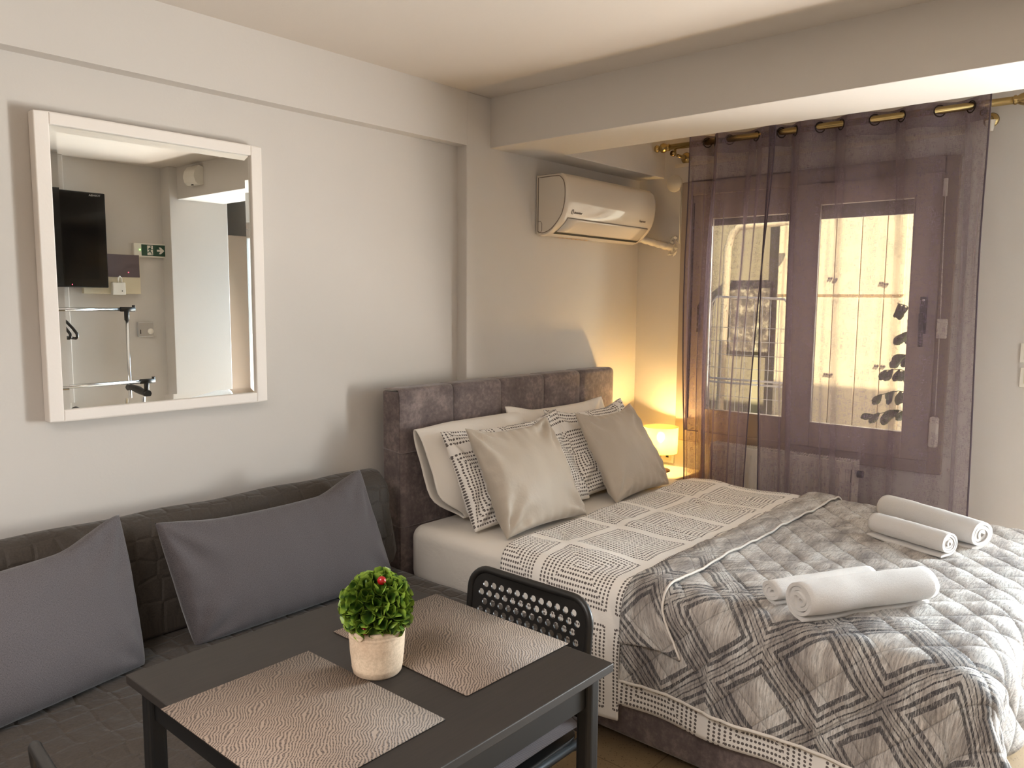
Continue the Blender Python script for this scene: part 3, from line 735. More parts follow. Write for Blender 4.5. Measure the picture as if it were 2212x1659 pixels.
tag(pillow('pillow', .76, .42, .15, (2.575, 2.10, .55), (1, -.02, 0), (0, .47, .88), 'dots', 1.2, uvo=(2.335, 1.385), tr=.035, tl=.01, pinch=.04, crease=.009),
    'white pillow with grey dotted squares, left one of the pair', 'pillow', 'pillows on the bed')
tag(pillow('pillow', .66, .42, .15, (3.21, 2.115, .55), (1, .0, 0), (0, .45, .89), 'dots', 9.2, uvo=(2.37, 1.385), tr=.03, tl=.03, pinch=.04, crease=.009),
    'white pillow with grey dotted squares, right one by the lamp', 'pillow', 'pillows on the bed')
tag(pillow('throw_cushion', .50, .45, .15, (2.475, 1.955, .545), (1, -.04, 0), (.12, .50, .86), 'beige', 3.4, pinch=.06, tl=.022, tr=.022, crease=.010),
    'beige satin square cushion in front of the left dotted pillow', 'cushion', 'beige satin cushions')
tag(pillow('throw_cushion', .50, .44, .15, (3.225, 1.965, .545), (1, .03, 0), (.03, .52, .85), 'beige', 6.4, pinch=.06, tl=.022, tr=.022, crease=.008),
    'beige satin square cushion at the right, beside the lit lamp', 'cushion', 'beige satin cushions')

# towels
def towel(label, p0, p1, R_, turns, seed, tail=.05, squash=.86, flip=1, L_extra=0):
    p0, p1 = Vector(p0), Vector(p1); ax = (p1-p0).normalized(); sd = ax.cross(Vector((0, 0, 1))).normalized()*flip; upv = Vector((0, 0, 1)); L = (p1-p0).length
    pts = []; n = 150
    for i in range(n+1):
        t = i/n; th = turns*2*pi*t - turns*2*pi - pi/2; r = R_*(.13+.87*t)
        r *= 1+.10*sin(th*3+seed)*(1-t)
        pts.append((r*cos(th), r*sin(th)*squash))
    pts.append((tail*.5, -R_*squash-.001)); pts.append((tail, -R_*squash-.002)); m = len(pts)
    th_ = R_/turns*.62; mb = MB(); ns = 22
    nrm = []
    for i in range(m):
        a, b = Vector(pts[max(0, i-1)]), Vector(pts[min(m-1, i+1)]); d = (b-a).normalized(); nrm.append((-d.y, d.x))
    vs = []
    for j in range(ns+1):
        q = j/ns; wob = N(q*3, seed)*.006; sc_ = 1-.05*abs(2*q-1)**6
        for side in (-.5, .5):
            for i in range(m):
                ti = i/m
                band = .0016*max(0, sin((q-.27)*2*pi*22)) if .20 < q < .34 and ti > .75 else 0
                k = side*th_*(1+.3*N(q*9, i*.15, seed)) + (band if side < 0 else -0)*-1
                y = (pts[i][0]+nrm[i][0]*k)*sc_; z = (pts[i][1]+nrm[i][1]*k)*sc_ + R_*squash
                off = ax*(L*q) + ax*(.010*N(i*.03, seed+j*0)*(1 if j in (0, ns) else 0)) 
                vs.append(p0 + off + sd*(y+wob) + upv*z)
    W_ = 2*m; fs = []
    for j in range(ns):
        for i in range(m-1):
            a = j*W_+i; fs.append((a, a+1, a+W_+1, a+W_)); b = j*W_+m+i; fs.append((b+1, b, b+W_, b+W_+1))
        a = j*W_+m-1; b = j*W_+W_-1; fs.append((a, b, b+W_, a+W_)); a = j*W_; b = j*W_+m; fs.append((b, a, a+W_, b+W_))
    mb.add(vs, fs, True)
    for j in (0, ns):
        mb.add([vs[j*W_+k] for k in range(W_)], [(i, i+1, m+i+1, m+i) for i in range(m-1)], False)
    o = mb.build('towel', 'towel'); tag(o, label, 'towel', 'rolled white towels on the bed'); return o
TZ = .580
towel('rolled white towel, the larger front one near the bed corner', (2.150, .795, TZ), (2.545, .565, TZ), .058, 3.5, 1.0, .02, .9, 1)
towel('small rolled white towel tucked behind the front towel near the bed corner', (2.215, .905, TZ), (2.56, .725, TZ), .040, 2.5, 2.0, .02, .8, 1)
towel('smaller rolled white towel, left one of the pair near the curtain', (3.185, .90, TZ), (3.075, .615, TZ), .047, 4, 3.0, .05, .85, 1)
towel('larger rolled white towel, right one of the pair near the curtain', (3.43, .93, TZ), (3.235, .545, TZ), .060, 3, 4.0, .04, .85, 1)

# ================================================================== DINING TABLE
tab = thing('dining_table', 'small square black-brown table with round-edged legs in the foreground', 'table', (.93, 1.17, 0))
TX0, TX1, TY0, TY1 = .597, 1.268, .832, 1.500
MB().box(TX0, TX1, TY0, TY1, .732, .75).build('tabletop', 'table', tab, bevel=.002)
a_ = MB(); i_ = .030
a_.box(TX0+i_, TX1-i_, TY0+i_, TY0+i_+.018, .665, .732); a_.box(TX0+i_, TX1-i_, TY1-i_-.018, TY1-i_, .665, .732)
a_.box(TX0+i_, TX0+i_+.018, TY0+i_, TY1-i_, .665, .732); a_.box(TX1-i_-.018, TX1-i_, TY0+i_, TY1-i_, .665, .732)
a_.build('apron', 'blackmetal', tab)
for x in (TX0+.036, TX1-.036):
    for y in (TY0+.036, TY1-.036):
        MB().box(x-.018, x+.018, y-.018, y+.018, 0, .732).build('leg', 'blackmetal', tab, bevel=.010, bseg=4)
def placemat(x0, x1, y0, y1, rz, label):
    cx, cy = (x0+x1)/2, (y0+y1)/2; hx, hy = (x1-x0)/2, (y1-y0)/2; c, s_ = cos(rz), sin(rz)
    def F(a, b):
        u, v = (2*a-1)*hx, (2*b-1)*hy
        return (cx+u*c-v*s_, cy+u*s_+v*c, .7512)
    o = MB().grid(2, 2, F, lambda a, b: ((2*a-1)*hx+cx*7, (2*b-1)*hy+cy*3)).build('placemat', 'mat', None, solid=.0016, offset=1); tag(o, label, 'placemat', 'woven placemats on the table')
placemat(.584, .890, .925, 1.322, .01, 'beige woven placemat with wavy lines at the near left of the table')
placemat(.977, 1.277, .953, 1.362, -.012, 'beige woven placemat with wavy lines at the far side, behind the plant pot')

# ---- plant
pc = Vector((.932, 1.157, .7502))
pl_ = thing('potted_plant', 'small artificial topiary ball with red berries in a sandstone pot on the table', 'plant', pc)
R0 = .0545; Hh = .094
MB().lathe([(.001, .0), (R0*.80, 0), (R0*.86, .004), (R0*.89, .012), (R0*.905, .0145), (R0*.90, .016), (R0*.96, .045), (R0*.99, .075), (R0*.985, .0765), (R0*1.0, .079), (R0*1.0, .082), (R0*.985, .0835), (R0*1.01, .086), (R0*1.01, .092), (R0*.98, Hh), (R0*.90, Hh), (R0*.88, .082), (.001, .080)], pc, 56).build('pot', 'pot', pl_)
MB().lathe([(.001, .083), (R0*.88, .083)], pc, 24).build('soil', 'dark', pl_)
fol = MB(); bc = pc+Vector((.0, .0, .131)); BR = .070
def leaf(mb, base, d, up, L, W_, cup, curl):
    d = d.normalized(); sd = d.cross(up).normalized(); nn = sd.cross(d).normalized(); nu, nv = 4, 5; vs = []; uvs = []
    for j in range(nv+1):
        v = j/nv; wv = W_*.5*(.12+.88*sin(pi*min(1, v*.86+.04)**1.25))*(1.0 if v < .97 else .55)
        for i in range(nu+1):
            u = i/nu*2-1
            p = base + d*(L*v) + sd*(wv*u) + nn*(cup*(u*u)*wv*2 + curl*v*v*L)
            vs.append(p); uvs.append((i/nu, v))
    fs = [(j*(nu+1)+i, j*(nu+1)+i+1, (j+1)*(nu+1)+i+1, (j+1)*(nu+1)+i) for j in range(nv) for i in range(nu)]
    mb.add(vs, fs, True, uvs)
ga = pi*(3-sqrt(5)); rnd = random.Random(5); nr = 62
for i in range(nr):
    z = 1-(i+.5)/nr*1.72; 
    if z < -.75: continue
    r = sqrt(max(0, 1-z*z)); a = ga*i
    n_ = Vector((r*cos(a), r*sin(a), z)); c0 = bc + Vector((n_.x*BR*1.0, n_.y*BR*1.0, n_.z*BR*.90))*.62
    t1 = n_.cross(Vector((.3, .2, 1))).normalized(); t2 = n_.cross(t1)
    a0 = rnd.random()*6
    for k in range(6):
        an = a0+k*2*pi/6+rnd.uniform(-.25, .25); td = t1*cos(an)+t2*sin(an); tilt = rnd.uniform(.35, .9) if k % 2 else rnd.uniform(.7, 1.4)
        leaf(fol, c0, n_*tilt+td*.75, n_, rnd.uniform(.024, .031), rnd.uniform(.025, .031), .42, rnd.uniform(-.1, .55))
fol.sphere(bc, BR*.55, 14, 10)
fol.build('foliage', 'leaf', pl_, recalc=False)
for (dx, dy, dz) in ((-.012, -.030, .060), (-.048, -.022, -.028)):
    MB().sphere(bc+Vector((dx, dy, dz))*1.0, .0085, 12, 8).build('berry', 'red', pl_)

# ================================================================== CHAIRS
def perforated(bm_name, W_, H_, parent, Mloc, cols, rows, px, pz, hr, rc, stag=True):
    """rounded plate in local (y across, z up) with round holes, thickness by solidify"""
    bm = bmesh.new(); zb = 0
    def loop(pts):
        vs = [bm.verts.new((0, y, z)) for y, z in pts]; return [bm.edges.new((vs[i], vs[(i+1) % len(vs)])) for i in range(len(vs))]
    outer = []
    for cx, cz, a0 in ((W_/2-rc, H_-rc, 0), (-W_/2+rc, H_-rc, pi/2), (-W_/2+.02, .02, pi), (W_/2-.02, .02, 3*pi/2)):
        rr = rc if cz > H_/2 else .02
        for k in range(9): a = a0+k/8*pi/2; outer.append((cx+rr*cos(a), cz+rr*sin(a)))
    es = loop(outer)
    for j in range(rows):
        nc = cols-1 if (j % 2 == 0) else cols
        for i in range(nc):
            y = (i-(nc-1)/2)*px; z = H_-.038-j*pz
            es += loop([(y+hr*cos(-2*pi*k/12), z+hr*sin(-2*pi*k/12)) for k in range(12)])
    bmesh.ops.triangle_fill(bm, use_beauty=True, edges=es, normal=(1, 0, 0))
    for v in bm.verts: v.co.x = .010*(1-(2*v.co.y/W_)**2)*-1 + 0
    bmesh.ops.recalc_face_normals(bm, faces=bm.faces)
    me = bpy.data.meshes.new(bm_name); bm.to_mesh(me); bm.free(); me.materials.append(M['blackplastic'])
    o = bpy.data.objects.new(bm_name, me); C.objects.link(o); o.matrix_world = Mloc; m = o.modifiers.new('s', 'SOLIDIFY'); m.thickness = .004; m.offset = 0
    par(o, parent); return o
def chair(label, loc, rz):
    """chair facing +x in its own frame"""
    t = thing('dining_chair', label, 'chair', loc, 'black chairs with perforated backs', rz); bpy.context.view_layer.update(); Mw = t.matrix_world.copy()
    def place(o): o.matrix_world = Mw @ o.matrix_world; bpy.context.view_layer.update(); par(o, t); return o
    lean = Matrix.Translation((-.165, 0, .475)) @ Matrix.Rotation(-.10, 4, 'Y')
    pw, ph = .387, .290
    perforated('backrest', pw, ph, t, Mw @ lean, 13, 8, .0262, .0230, .0088, .055)
    rim = MB(); pts = []
    for cx, cz, a0 in ((pw/2-.055, ph-.055, 0), (-pw/2+.055, ph-.055, pi/2)):
        for k in range(9):
            a = a0+k/8*pi/2; y = cx+.055*cos(a); pts.append(lean @ Vector((-.010*(1-(2*y/pw)**2), y, cz+.055*sin(a))))
    pts = [lean @ Vector((0, pw/2, .0))] + pts + [lean @ Vector((0, -pw/2, .0))]
    rim.tube(pts, .0095, 10); place(rim.build('backrest_rim', 'blackplastic'))
    seat = MB(); sw = .39
    pl = rounded([(-.18, -.185), (.20, -.195), (.20, .195), (-.18, .185)], .05, 6)
    seat.prism(pl, 'Z', .438, .448); place(seat.build('seat', 'blackplastic', bevel=.003))
    for s_ in (-1, 1):
        place(MB().tube([(-.245, s_*.192, .0), (-.190, s_*.192, .44), (-.166, s_*.192, .55), (-.155, s_*.190, .64)], .0105, 10).build('leg', 'blackmetal'))
        place(MB().tube([(.225, s_*.195, .0), (.185, s_*.192, .40), (.165, s_*.190, .428), (.12, s_*.188, .432), (-.19, s_*.188, .430)], .0105, 10).build('leg', 'blackmetal'))
    st_ = MB().tube([(-.192, -.19, .415), (-.13, -.14, .395), (-.13, .14, .395), (-.192, .19, .415)], .009, 8); place(st_.build('stretcher', 'blackmetal'))
    return t
chair('black chair with perforated back tucked under the table, in front of the bed', (1.272, 1.222, 0), pi)
chair('black chair at the lower left corner, only the rounded rail of its back showing', (.573, 1.165, 0), -.09)
# seat cushion
sc_ = thing('seat_cushion', 'grey ribbed padded seat cushion on the chair under the table', 'cushion', (1.26, 1.22, .449))
def m_rib():
    t = NT('grey_ribbed_fabric'); v = t.sep(t.coord('UV')); s_ = t.math('SINE', t.math('MULTIPLY', v[0], 2*pi/.0032))
    return t.fin(t.ramp(s_, [(0, S((92, 88, 92))), (1, S((128, 122, 126)))]), .9, 0, t.bump(s_, .5, .001), sheen=.2)
M['rib'] = m_rib()
def cush(side):
    def F(a, b):
        u, v = 2*a-1, 2*b-1
        e = max(0, 1-u*u)*max(0, 1-v*v); tuft = math.exp(-(u/.25)**2)*.25+math.exp(-(v/.2)**2)*.25
        z = .479+side*.030*e**.36*(1-.6*tuft if side > 0 else .9)
        return (1.255+u*.195*(1-.04*(1-v*v)), 1.215+v*.192*(1-.04*(1-u*u)), z)
    return F
cb = MB()
for s_ in (1, -1): cb.grid(36, 36, cush(s_), lambda a, b: (a*.39, b*.39))
cb.build('pad', 'rib', sc_)
strap = MB(); cx, cy, rr = 1.452, 1.035, .026
ring = [(cx+rr*1.15*cos(2*pi*k/24), cy+rr*sin(2*pi*k/24)) for k in range(25)]
strap.grid(24, 1, lambda a, b: (ring[int(round(a*24))][0], ring[int(round(a*24))][1], .462+.028*b), None); strap.build('strap', plain('grey_strap', (86, 78, 78), .9), sc_, solid=.002)

# ================================================================== AIR CONDITIONER
ac = thing('air_conditioner', 'white wall-mounted air conditioner above the headboard', 'air conditioner', (3.52, 2.56, 1.80))
apf = [(2.556, 1.798), (2.52, 1.790), (2.47, 1.806), (2.425, 1.842), (2.392, 1.885), (2.375, 1.935), (2.369, 1.985), (2.371, 2.030), (2.380, 2.062), (2.398, 2.083), (2.425, 2.092), (2.556, 2.092)]
def smooth_prof(p, n=4):
    out = []
    for i in range(len(p)-1):
        p0, p1, p2, p3 = (Vector(p[max(0, i-1)]), Vector(p[i]), Vector(p[i+1]), Vector(p[min(len(p)-1, i+2)]))
        for k in range(n):
            t = k/n; out.append(tuple(.5*((2*p1)+(-p0+p2)*t+(2*p0-5*p1+4*p2-p3)*t*t+(-p0+3*p1-3*p2+p3)*t**3)))
    out.append(p[-1]); return out
ap = smooth_prof(apf, 5)
body = MB(); AX0, AX1 = 3.100, 3.945; n = len(ap); vs = []; xs = [AX0, AX0+.004, AX0+.012]+[AX0+.03+(AX1-AX0-.06)*i/10 for i in range(11)]+[AX1-.018, AX1-.008, AX1-.002, AX1]
cyy, czz = 2.47, 1.94
for x in xs:
    e = x-AX0; sh = .006*(1-sm(0, .012, e)); e2 = AX1-x; sh = max(sh, .022*(1-sqrt(max(0, 1-(max(0, .022-e2)/.022)**2))))
    for y, z in ap:
        d = Vector((cyy-y, czz-z)); 
        k = 0 if y > 2.55 else 1
        d = d.normalized()*sh if d.length else d
        vs.append((x, y+d.x*k, z+d.y*(1 if k else .6)))
body.add(vs, [(i*n+k, i*n+k+1, (i+1)*n+k+1, (i+1)*n+k) for i in range(len(xs)-1) for k in range(n-1)], True)
for i in (0, len(xs)-1): body.add(vs[i*n:(i+1)*n], [tuple(range(n))])
body.build('body', 'white', ac)
# side cap outline and small cover on the left end
inn = [((y-2.465)*.90+2.463, (z-1.945)*.90+1.945) for y, z in ap]
o_ = MB(); pts = [(AX0-.0006, y, z) for y, z in inn]; o_.tube(pts+[pts[0]], .0022, 6); o_.build('side_cap_groove', plain('ac_groove', (128, 112, 96), .5), ac)
o_ = MB(); o_.tube([(AX0-.0006, 2.548, 1.862), (AX0-.0006, 2.528, 1.862), (AX0-.0006, 2.520, 1.852), (AX0-.0006, 2.520, 1.818), (AX0-.0006, 2.528, 1.808), (AX0-.0006, 2.542, 1.806)], .0013, 6); o_.build('side_cover_groove', bpy.data.materials['ac_groove'], ac)
def ap_at(z):  # front y for a height on the lower curve
    best = min(range(n), key=lambda i: abs(ap[i][1]-z) + (10 if ap[i][0] > 2.5 or i < 5 else 0)); return ap[best][0]
def surf(x, q, off=.0):
    """q: 0..1 runs along the profile"""
    i = q*(n-1); k = int(min(n-2, i)); f_ = i-k; y = ap[k][0]*(1-f_)+ap[k+1][0]*f_; z = ap[k][1]*(1-f_)+ap[k+1][1]*f_
    d = Vector((ap[k+1][1]-ap[k][1], -(ap[k+1][0]-ap[k][0]))).normalized()   # outward guess
    if d.x > 0: d = -d
    nv = Vector((-abs(ap[k+1][1]-ap[k][1]), -(abs(ap[k+1][0]-ap[k][0])) if z < 1.95 else abs(ap[k+1][0]-ap[k][0]))).normalized()
    return Vector((x, y+nv.x*off, z+nv.y*off))
q0, q1 = .205, .345
fl_ = MB().grid(8, 10, lambda a, b: surf(3.150+.012*(1-b)*-1+(.745)*a, q0+(q1-q0)*b, .003)); fl_.build('louvre_flap', 'white', ac, solid=.003)
gp = MB().grid(4, 3, lambda a, b: surf(3.135+.765*a, .172+.033*b, .0016)); gp.build('outlet_slot', 'dark', ac)
g2 = MB().tube([surf(3.150, q1, .002)]+[surf(3.150+.745*i/6, q1+.003, .002) for i in range(7)]+[surf(3.895, q0, .002)], .0016, 6); g2.build('flap_gap', bpy.data.materials['ac_groove'], ac)
def on_ac(x, q, off): 
    p = surf(x, q, off); a = surf(x, q-.01); b = surf(x, q+.01); return basis(p, (1, 0, 0), (b-a))
text('maker_name', 'inventor', .020, 'grey', on_ac(3.185, .40, .0012), ac, align='LEFT')
lg = MB()
Mx = on_ac(3.172, .402, .0014)
for sx in (-1, 1):
    arc = [Mx @ Vector((sx*.0065*cos(t)-.001, .014*sin(t), 0)) for t in [radians(a) for a in range(-55, 75, 10)]]
    lg.tube(arc, .0012, 5)
lg.build('maker_emblem', 'grey', ac)
text('model_name', 'Supreme', .018, 'grey', on_ac(3.815, .41, .0012), ac)
lb = MB(); rr_ = random.Random(3)
for i in range(7): 
    x = 3.23+i*.038; lb.grid(1, 1, lambda a, b: surf(x+.026*a, .085+.03*b+.0*i, .0012))
lb.build('energy_label', plain('label_print', (196, 160, 116), .6), ac)
# wrapped pipe out of the AC, disc and cable by the window
tp = MB(); P_ = [Vector((3.88, 2.50, 1.835)), Vector((3.96, 2.47, 1.825)), Vector((4.02, 2.42, 1.805)), Vector((4.045, 2.36, 1.785)), Vector((4.055, 2.315, 1.775))]
pts = []
for i in range(len(P_)-1):
    for k in range(6): pts.append(P_[i].lerp(P_[i+1], k/6))
pts.append(P_[-1])
tp.tube(pts, .02, 12, True, [.021+.0025*sin(i*1.9) for i in range(len(pts))])
pp = tag(tp.build('wrapped_pipe', m_cotton('white_tape_wrap', (226, 216, 198), .1, .5, 1.0)), 'white tape-wrapped pipe running from the air conditioner to the window corner', 'pipe')
fo = MB(); rf = random.Random(9)
for k in range(30):
    c = Vector((4.052, 2.318+rf.uniform(-.03, .03), 1.785+rf.uniform(-.05, .05))); d = Vector((rf.uniform(-1, .1), rf.uniform(-1, 1), rf.uniform(-1, 1))).normalized()*rf.uniform(.008, .02); e = d.cross(Vector((rf.random(), rf.random(), 1))).normalized()*rf.uniform(.006, .014)
    c.x = 4.045
    fo.add([c-d, c+e, c+d, c-e], [(0, 1, 2, 3)])
par(fo.build('foam_scraps', 'whitematt', None, solid=.001), pp)
cov = thing('wall_cover', 'round white blank cover plate at the top left corner of the window', 'cover plate', (XF, 2.333, 2.139))
MB().lathe([(.001, -.010), (.045, -.010), (.048, -.006), (.048, 0)], (XF, 2.325, 2.139), 40, 'X').build('disc', m_wall('cover_paint', (226, 218, 204)), cov)
MB().tube([(XF-.006, 2.285, 2.115), (XF-.006, 2.278, 2.06), (XF-.004, 2.285, 1.95), (XF-.004, 2.282, 1.80)], .0028, 6).build('cable', 'whitematt', cov)

# ================================================================== BEDSIDE
ns = thing('nightstand', 'pale laminate bedside table with a drawer in the window corner', 'nightstand', (3.88, 2.25, 0))
MB().box(3.715, 4.05, 2.10, 2.50, .04, .49).build('body', 'nightstand', ns, bevel=.003)
MB().box(3.705, 4.055, 2.085, 2.51, .49, .508).build('top', 'nightstand', ns, bevel=.003)
dd_ = MB().box(3.73, 4.035, 2.085, 2.10, .30, .475).build('drawer', 'nightstand', ns, bevel=.002)
par(MB().sphere((3.88, 2.077, .39), .010).build('knob', 'chrome'), dd_)
lc = Vector((3.872, 2.26, .508))
lam = thing('table_lamp', 'small lit table lamp with a cylindrical cream shade on the bedside table', 'lamp', lc)
MB().lathe([(.001, 0), (.058, 0), (.058, .007), (.055, .010), (.001, .012)], lc, 36).build('base', plain('lamp_base_brown', (84, 60, 42), .35, .6), lam)
MB().lathe([(.006, .01), (.006, .20), (.001, .20)], lc, 16).build('stem', 'chrome', lam)
MB().lathe([(.094, .108), (.098, .256)], lc, 48).build('shade', 'shade', lam, solid=.0015)
MB().lathe([(.001, -.022), (.012, -.02), (.022, 0), (.020, .018), (.010, .03), (.001, .032)], lc+Vector((0, 0, .19)), 16).build('bulb', plain('lit_bulb', (255, 220, 140), .4, emis=(1, .75, .32, 1), estr=30), lam)
pt = bpy.data.lights.new('lamp_light', 'POINT'); pt.energy = 105; pt.color = (1.0, .62, .22); pt.shadow_soft_size = .022
po = bpy.data.objects.new('lamp_light', pt); C.objects.link(po); po.location = lc+Vector((0, 0, .20)); 
def socket(name, label, x, y, z, inner='usb', size=.042, cat='socket', face='X'):
    t = thing(name, label, cat, (x, y, z))
    MB().box(x-.009, x, y-size, y+size, z-size, z+size).build('cover_plate', 'whitematt', t, bevel=.003)
    MB().box(x-.011, x-.008, y-size*.62, y+size*.62, z-size*.62, z+size*.62).build('insert' if inner == 'usb' else 'rocker', 'offwhite', t, bevel=.002)
    if inner == 'usb': MB().box(x-.0125, x-.0105, y-.009, y+.009, z-.010, z+.008).build('port', 'dark', t)
    return t
socket('wall_socket', 'square cream data socket low on the window wall behind the lamp', XF, 2.316, .562)
socket('light_switch', 'upper white light switch at the right edge of the window wall', XF, .545, 1.258, 'r', .043, 'switch')
socket('light_switch', 'lower white light switch at the right edge of the window wall', XF, .540, 1.150, 'r', .043, 'switch')

# ================================================================== RADIATOR
rad = thing('radiator', 'white panel radiator under the window behind the sheer curtain', 'radiator', (3.97, 1.58, .15))
RY0, RY1, RX0, RX1 = 1.215, 1.965, 3.90, 3.985
rp = MB(); pts = []
ny = 22
prof_r = []
for i in range(ny*8+1):
    y = RY0+.01+(RY1-RY0-.02)*i/(ny*8); ph = (i % 8)/8
    prof_r.append((RX0+.006*(0 if .25 < ph < .75 else 1), y))
rp.add([(x, y, z) for z in (.20, .665) for x, y in prof_r], [(i, i+1, len(prof_r)+i+1, len(prof_r)+i) for i in range(len(prof_r)-1)])
rp.box(RX0, RX0+.012, RY0, RY1, .665, .70); rp.box(RX0, RX0+.012, RY0, RY1, .155, .20)
rp.box(RX1-.012, RX1, RY0, RY1, .155, .70)
rp.build('panel', 'whitematt', rad)
for yy in (RY0, RY1): MB().box(RX0, RX1, yy-.004, yy+.004, .155, .705).build('side_cover', 'whitematt', rad)
gr = MB(); 
for i in range(60):
    y = RY0+.012+(RY1-RY0-.024)*i/59; gr.box(RX0+.01, RX1-.01, y-.0028, y+.0028, .700, .705)
gr.box(RX0+.038, RX0+.044, RY0, RY1, .7, .706); gr.build('grille', 'whitematt', rad)
MB().box(RX0+.012, RX1-.012, RY0+.005, RY1-.005, .60, .66).build('convector', 'dark', rad)
MB().tube([(3.945, RY0-.01, .64), (3.945, RY0-.035, .64)], .018, 12).build('valve', 'blackplastic', rad)
for y in (RY0+.1, RY1-.1): MB().box(RX1-.005, XF, y-.015, y+.015, .25, .6).build('bracket', 'whitematt', rad)

# ================================================================== CURTAIN ROD
RXc, RZc = 3.93, 2.318
rod = thing('curtain_rod', 'brass curtain rod with ornate finials above the window', 'curtain rod', (RXc, 1.48, RZc))
MB().tube([(RXc, .66, RZc), (RXc, 2.29, RZc)], .0160, 20).build('pole', 'brass', rod)
fin = [(.016, 0), (.020, .004), (.020, .010), (.016, .014), (.023, .026), (.027, .040), (.024, .052), (.016, .060), (.013, .066), (.019, .074), (.021, .082), (.016, .092), (.001, .096)]
MB().lathe([(r, -h) for r, h in fin], (RXc, .662, RZc), 24, 'Y').build('finial', 'brass', rod)
MB().lathe(fin, (RXc, 2.288, RZc), 24, 'Y').build('finial', 'brass', rod)
for y in (.762, 2.255):
    b_ = MB(); b_.lathe([(.030, 0), (.032, -.004), (.026, -.010), (.012, -.014), (.010, -.03), (.013, -.034), (.009, -.04), (.009, -.10), (.001, -.10)], (XF, y, RZc-.045), 24, 'X')
    b_.lathe([(.013, -.022), (.016, -.018), (.016, .0), (.013, .004), (.001, .005)][::-1], (RXc-.01, y, RZc-.040), 20, 'X'); b_.tube([(RXc, y, RZc-.04), (RXc, y, RZc-.012)], .007, 10)
    b_.build('bracket', 'brass', rod)
clp = MB().lathe([(.012, -.045), (.014, -.035), (.020, 0), (.021, .002), (.001, .003)], (XF-.055, .755, RZc-.058), 8); tag(clp.build('cord_clip', 'whitematt'), 'white plastic clip hanging at the right curtain bracket', 'clip')
tr_ = MB().box(XF-.010, XF, .84, 2.32, 2.225, 2.245); tag(tr_.build('curtain_track', m_wall('track_paint', (214, 204, 188))), 'white-painted old curtain track along the window head', 'track')

# ================================================================== CURTAINS
ZT = 2.352
def curtain(label, nodes, amp, seed, ybot, xb, hemside, ex=0.0):
    """nodes: y positions of the eyelets (pole crossings) in order, with free ends first and last"""
    t = thing('curtain', label, 'curtain', (RXc, sum(nodes)/len(nodes), RZc), 'sheer curtains on the brass rod')
    K = len(nodes)-1; per = 22; NU = K*per; NV = 90
    ys = nodes; 
    def top(u):
        q = u*K; i = min(K-1, int(q)); f_ = q-i
        y = ys[i]*(1-f_)+ys[i+1]*f_ + .010*sin(2*pi*f_)*0
        if i == 0 and hemside == 'first': x = RXc - amp*sin(pi*(.5+f_*.5))
        elif i == K-1: x = RXc + (amp if (i % 2) else -amp)*sin(pi*f_*.5)
        else: x = RXc + (amp if (i % 2) else -amp)*sin(pi*f_)
        return x, y
    def F(a, b):
        x, y = top(a); z = ZT*(1-b)+.025*b
        q = a
        yb = ybot[0]*(1-a)+ybot[1]*a
        k = sm(.0, .9, b)
        y2 = y*(1-k)+(yb + (y-(nodes[0]*(1-a)+nodes[-1]*a))*.75)*k
        x2 = (x-RXc)*(1-.30*k)+RXc + xb*sm(.0, .62, b) + .012*N(a*9, b*2.2, seed)*sm(0, .3, b) + .006*sin(a*K*2*pi+seed)*k + ex*sin(a*K*2*pi*1.5+seed*2+b*.8)*sm(0, .25, b)
        y2 += .012*N(a*7+3, b*1.8, seed+2)*sm(0, .3, b)
        if b < .012: pass
        return (x2, y2, z)
    L = abs(nodes[-1]-nodes[0])*1.5
    ob = MB().grid(NU, NV, F, lambda a, b: (a*L, b*2.3)).build('sheer_panel', 'curtain', t, recalc=False)
    # heading band doubled cloth
    hb_ = MB().grid(NU, 5, lambda a, b: tuple(Vector(F(a, b*.045))+Vector((-.0012, 0, 0))), lambda a, b: (a*L+.3, b*.1)); hb_.build('heading_band', 'curtain', t, recalc=False)
    MB().tube([Vector(F(0, i/90)) for i in range(91)], .0035, 6).build('side_hem', 'hem', t)
    MB().tube([Vector(F(1, i/90)) for i in range(91)], .0035, 6).build('side_hem', 'hem', t)
    for i in range(1, K):
        x, y = top(i/K); d = Vector(top(min(1, i/K+.01))) - Vector(top(i/K-.01)); d = Vector((d.x, d.y, 0)).normalized()
        # ring lies in the cloth plane
        up = Vector((0, 0, 1)); R_ = .0245; rg = [Vector((x, y, RZc-.003)) + d*R_*cos(2*pi*k/20) + up*R_*sin(2*pi*k/20) for k in range(21)]
        MB().tube(rg, .0032, 6).build('eyelet', 'bronze', t)
    return t
curtain('wide right sheer mauve-grey curtain panel covering most of the window', [.738, .818, .940, 1.096, 1.212, 1.364, 1.463, 1.585, 1.655, 1.70], .036, 2.0, (.700, 1.665), -.088, 'first', .005)
curtain('narrow gathered left sheer mauve-grey curtain panel next to the lamp', [1.672, 1.787, 1.934, 2.017, 2.06, 2.145], .036, 6.0, (1.720, 2.065), -.105, 'first', .020)
# roller-shutter strap
strp = thing('shutter_strap', 'white roller-shutter cord with grip and winder beside the window handle', 'cord', (XF-.03, .91, 1.4))
MB().box(XF-.034, XF-.022, .912, .934, 1.955, 2.035).build('guide', 'whitematt', strp, bevel=.002)
MB().tube([(XF-.036, .917, 1.98), (XF-.036, .905, 1.4), (XF-.036, .900, .95)], .0022, 6).build('cord', 'whitematt', strp)
MB().box(XF-.052, XF-.024, .875, .915, 1.31, 1.40).build('grip', 'whitematt', strp, bevel=.004)
MB().box(XF-.05, XF-.022, .882, .922, .80, .945).build('winder', 'whitematt', strp, bevel=.012, bseg=4)

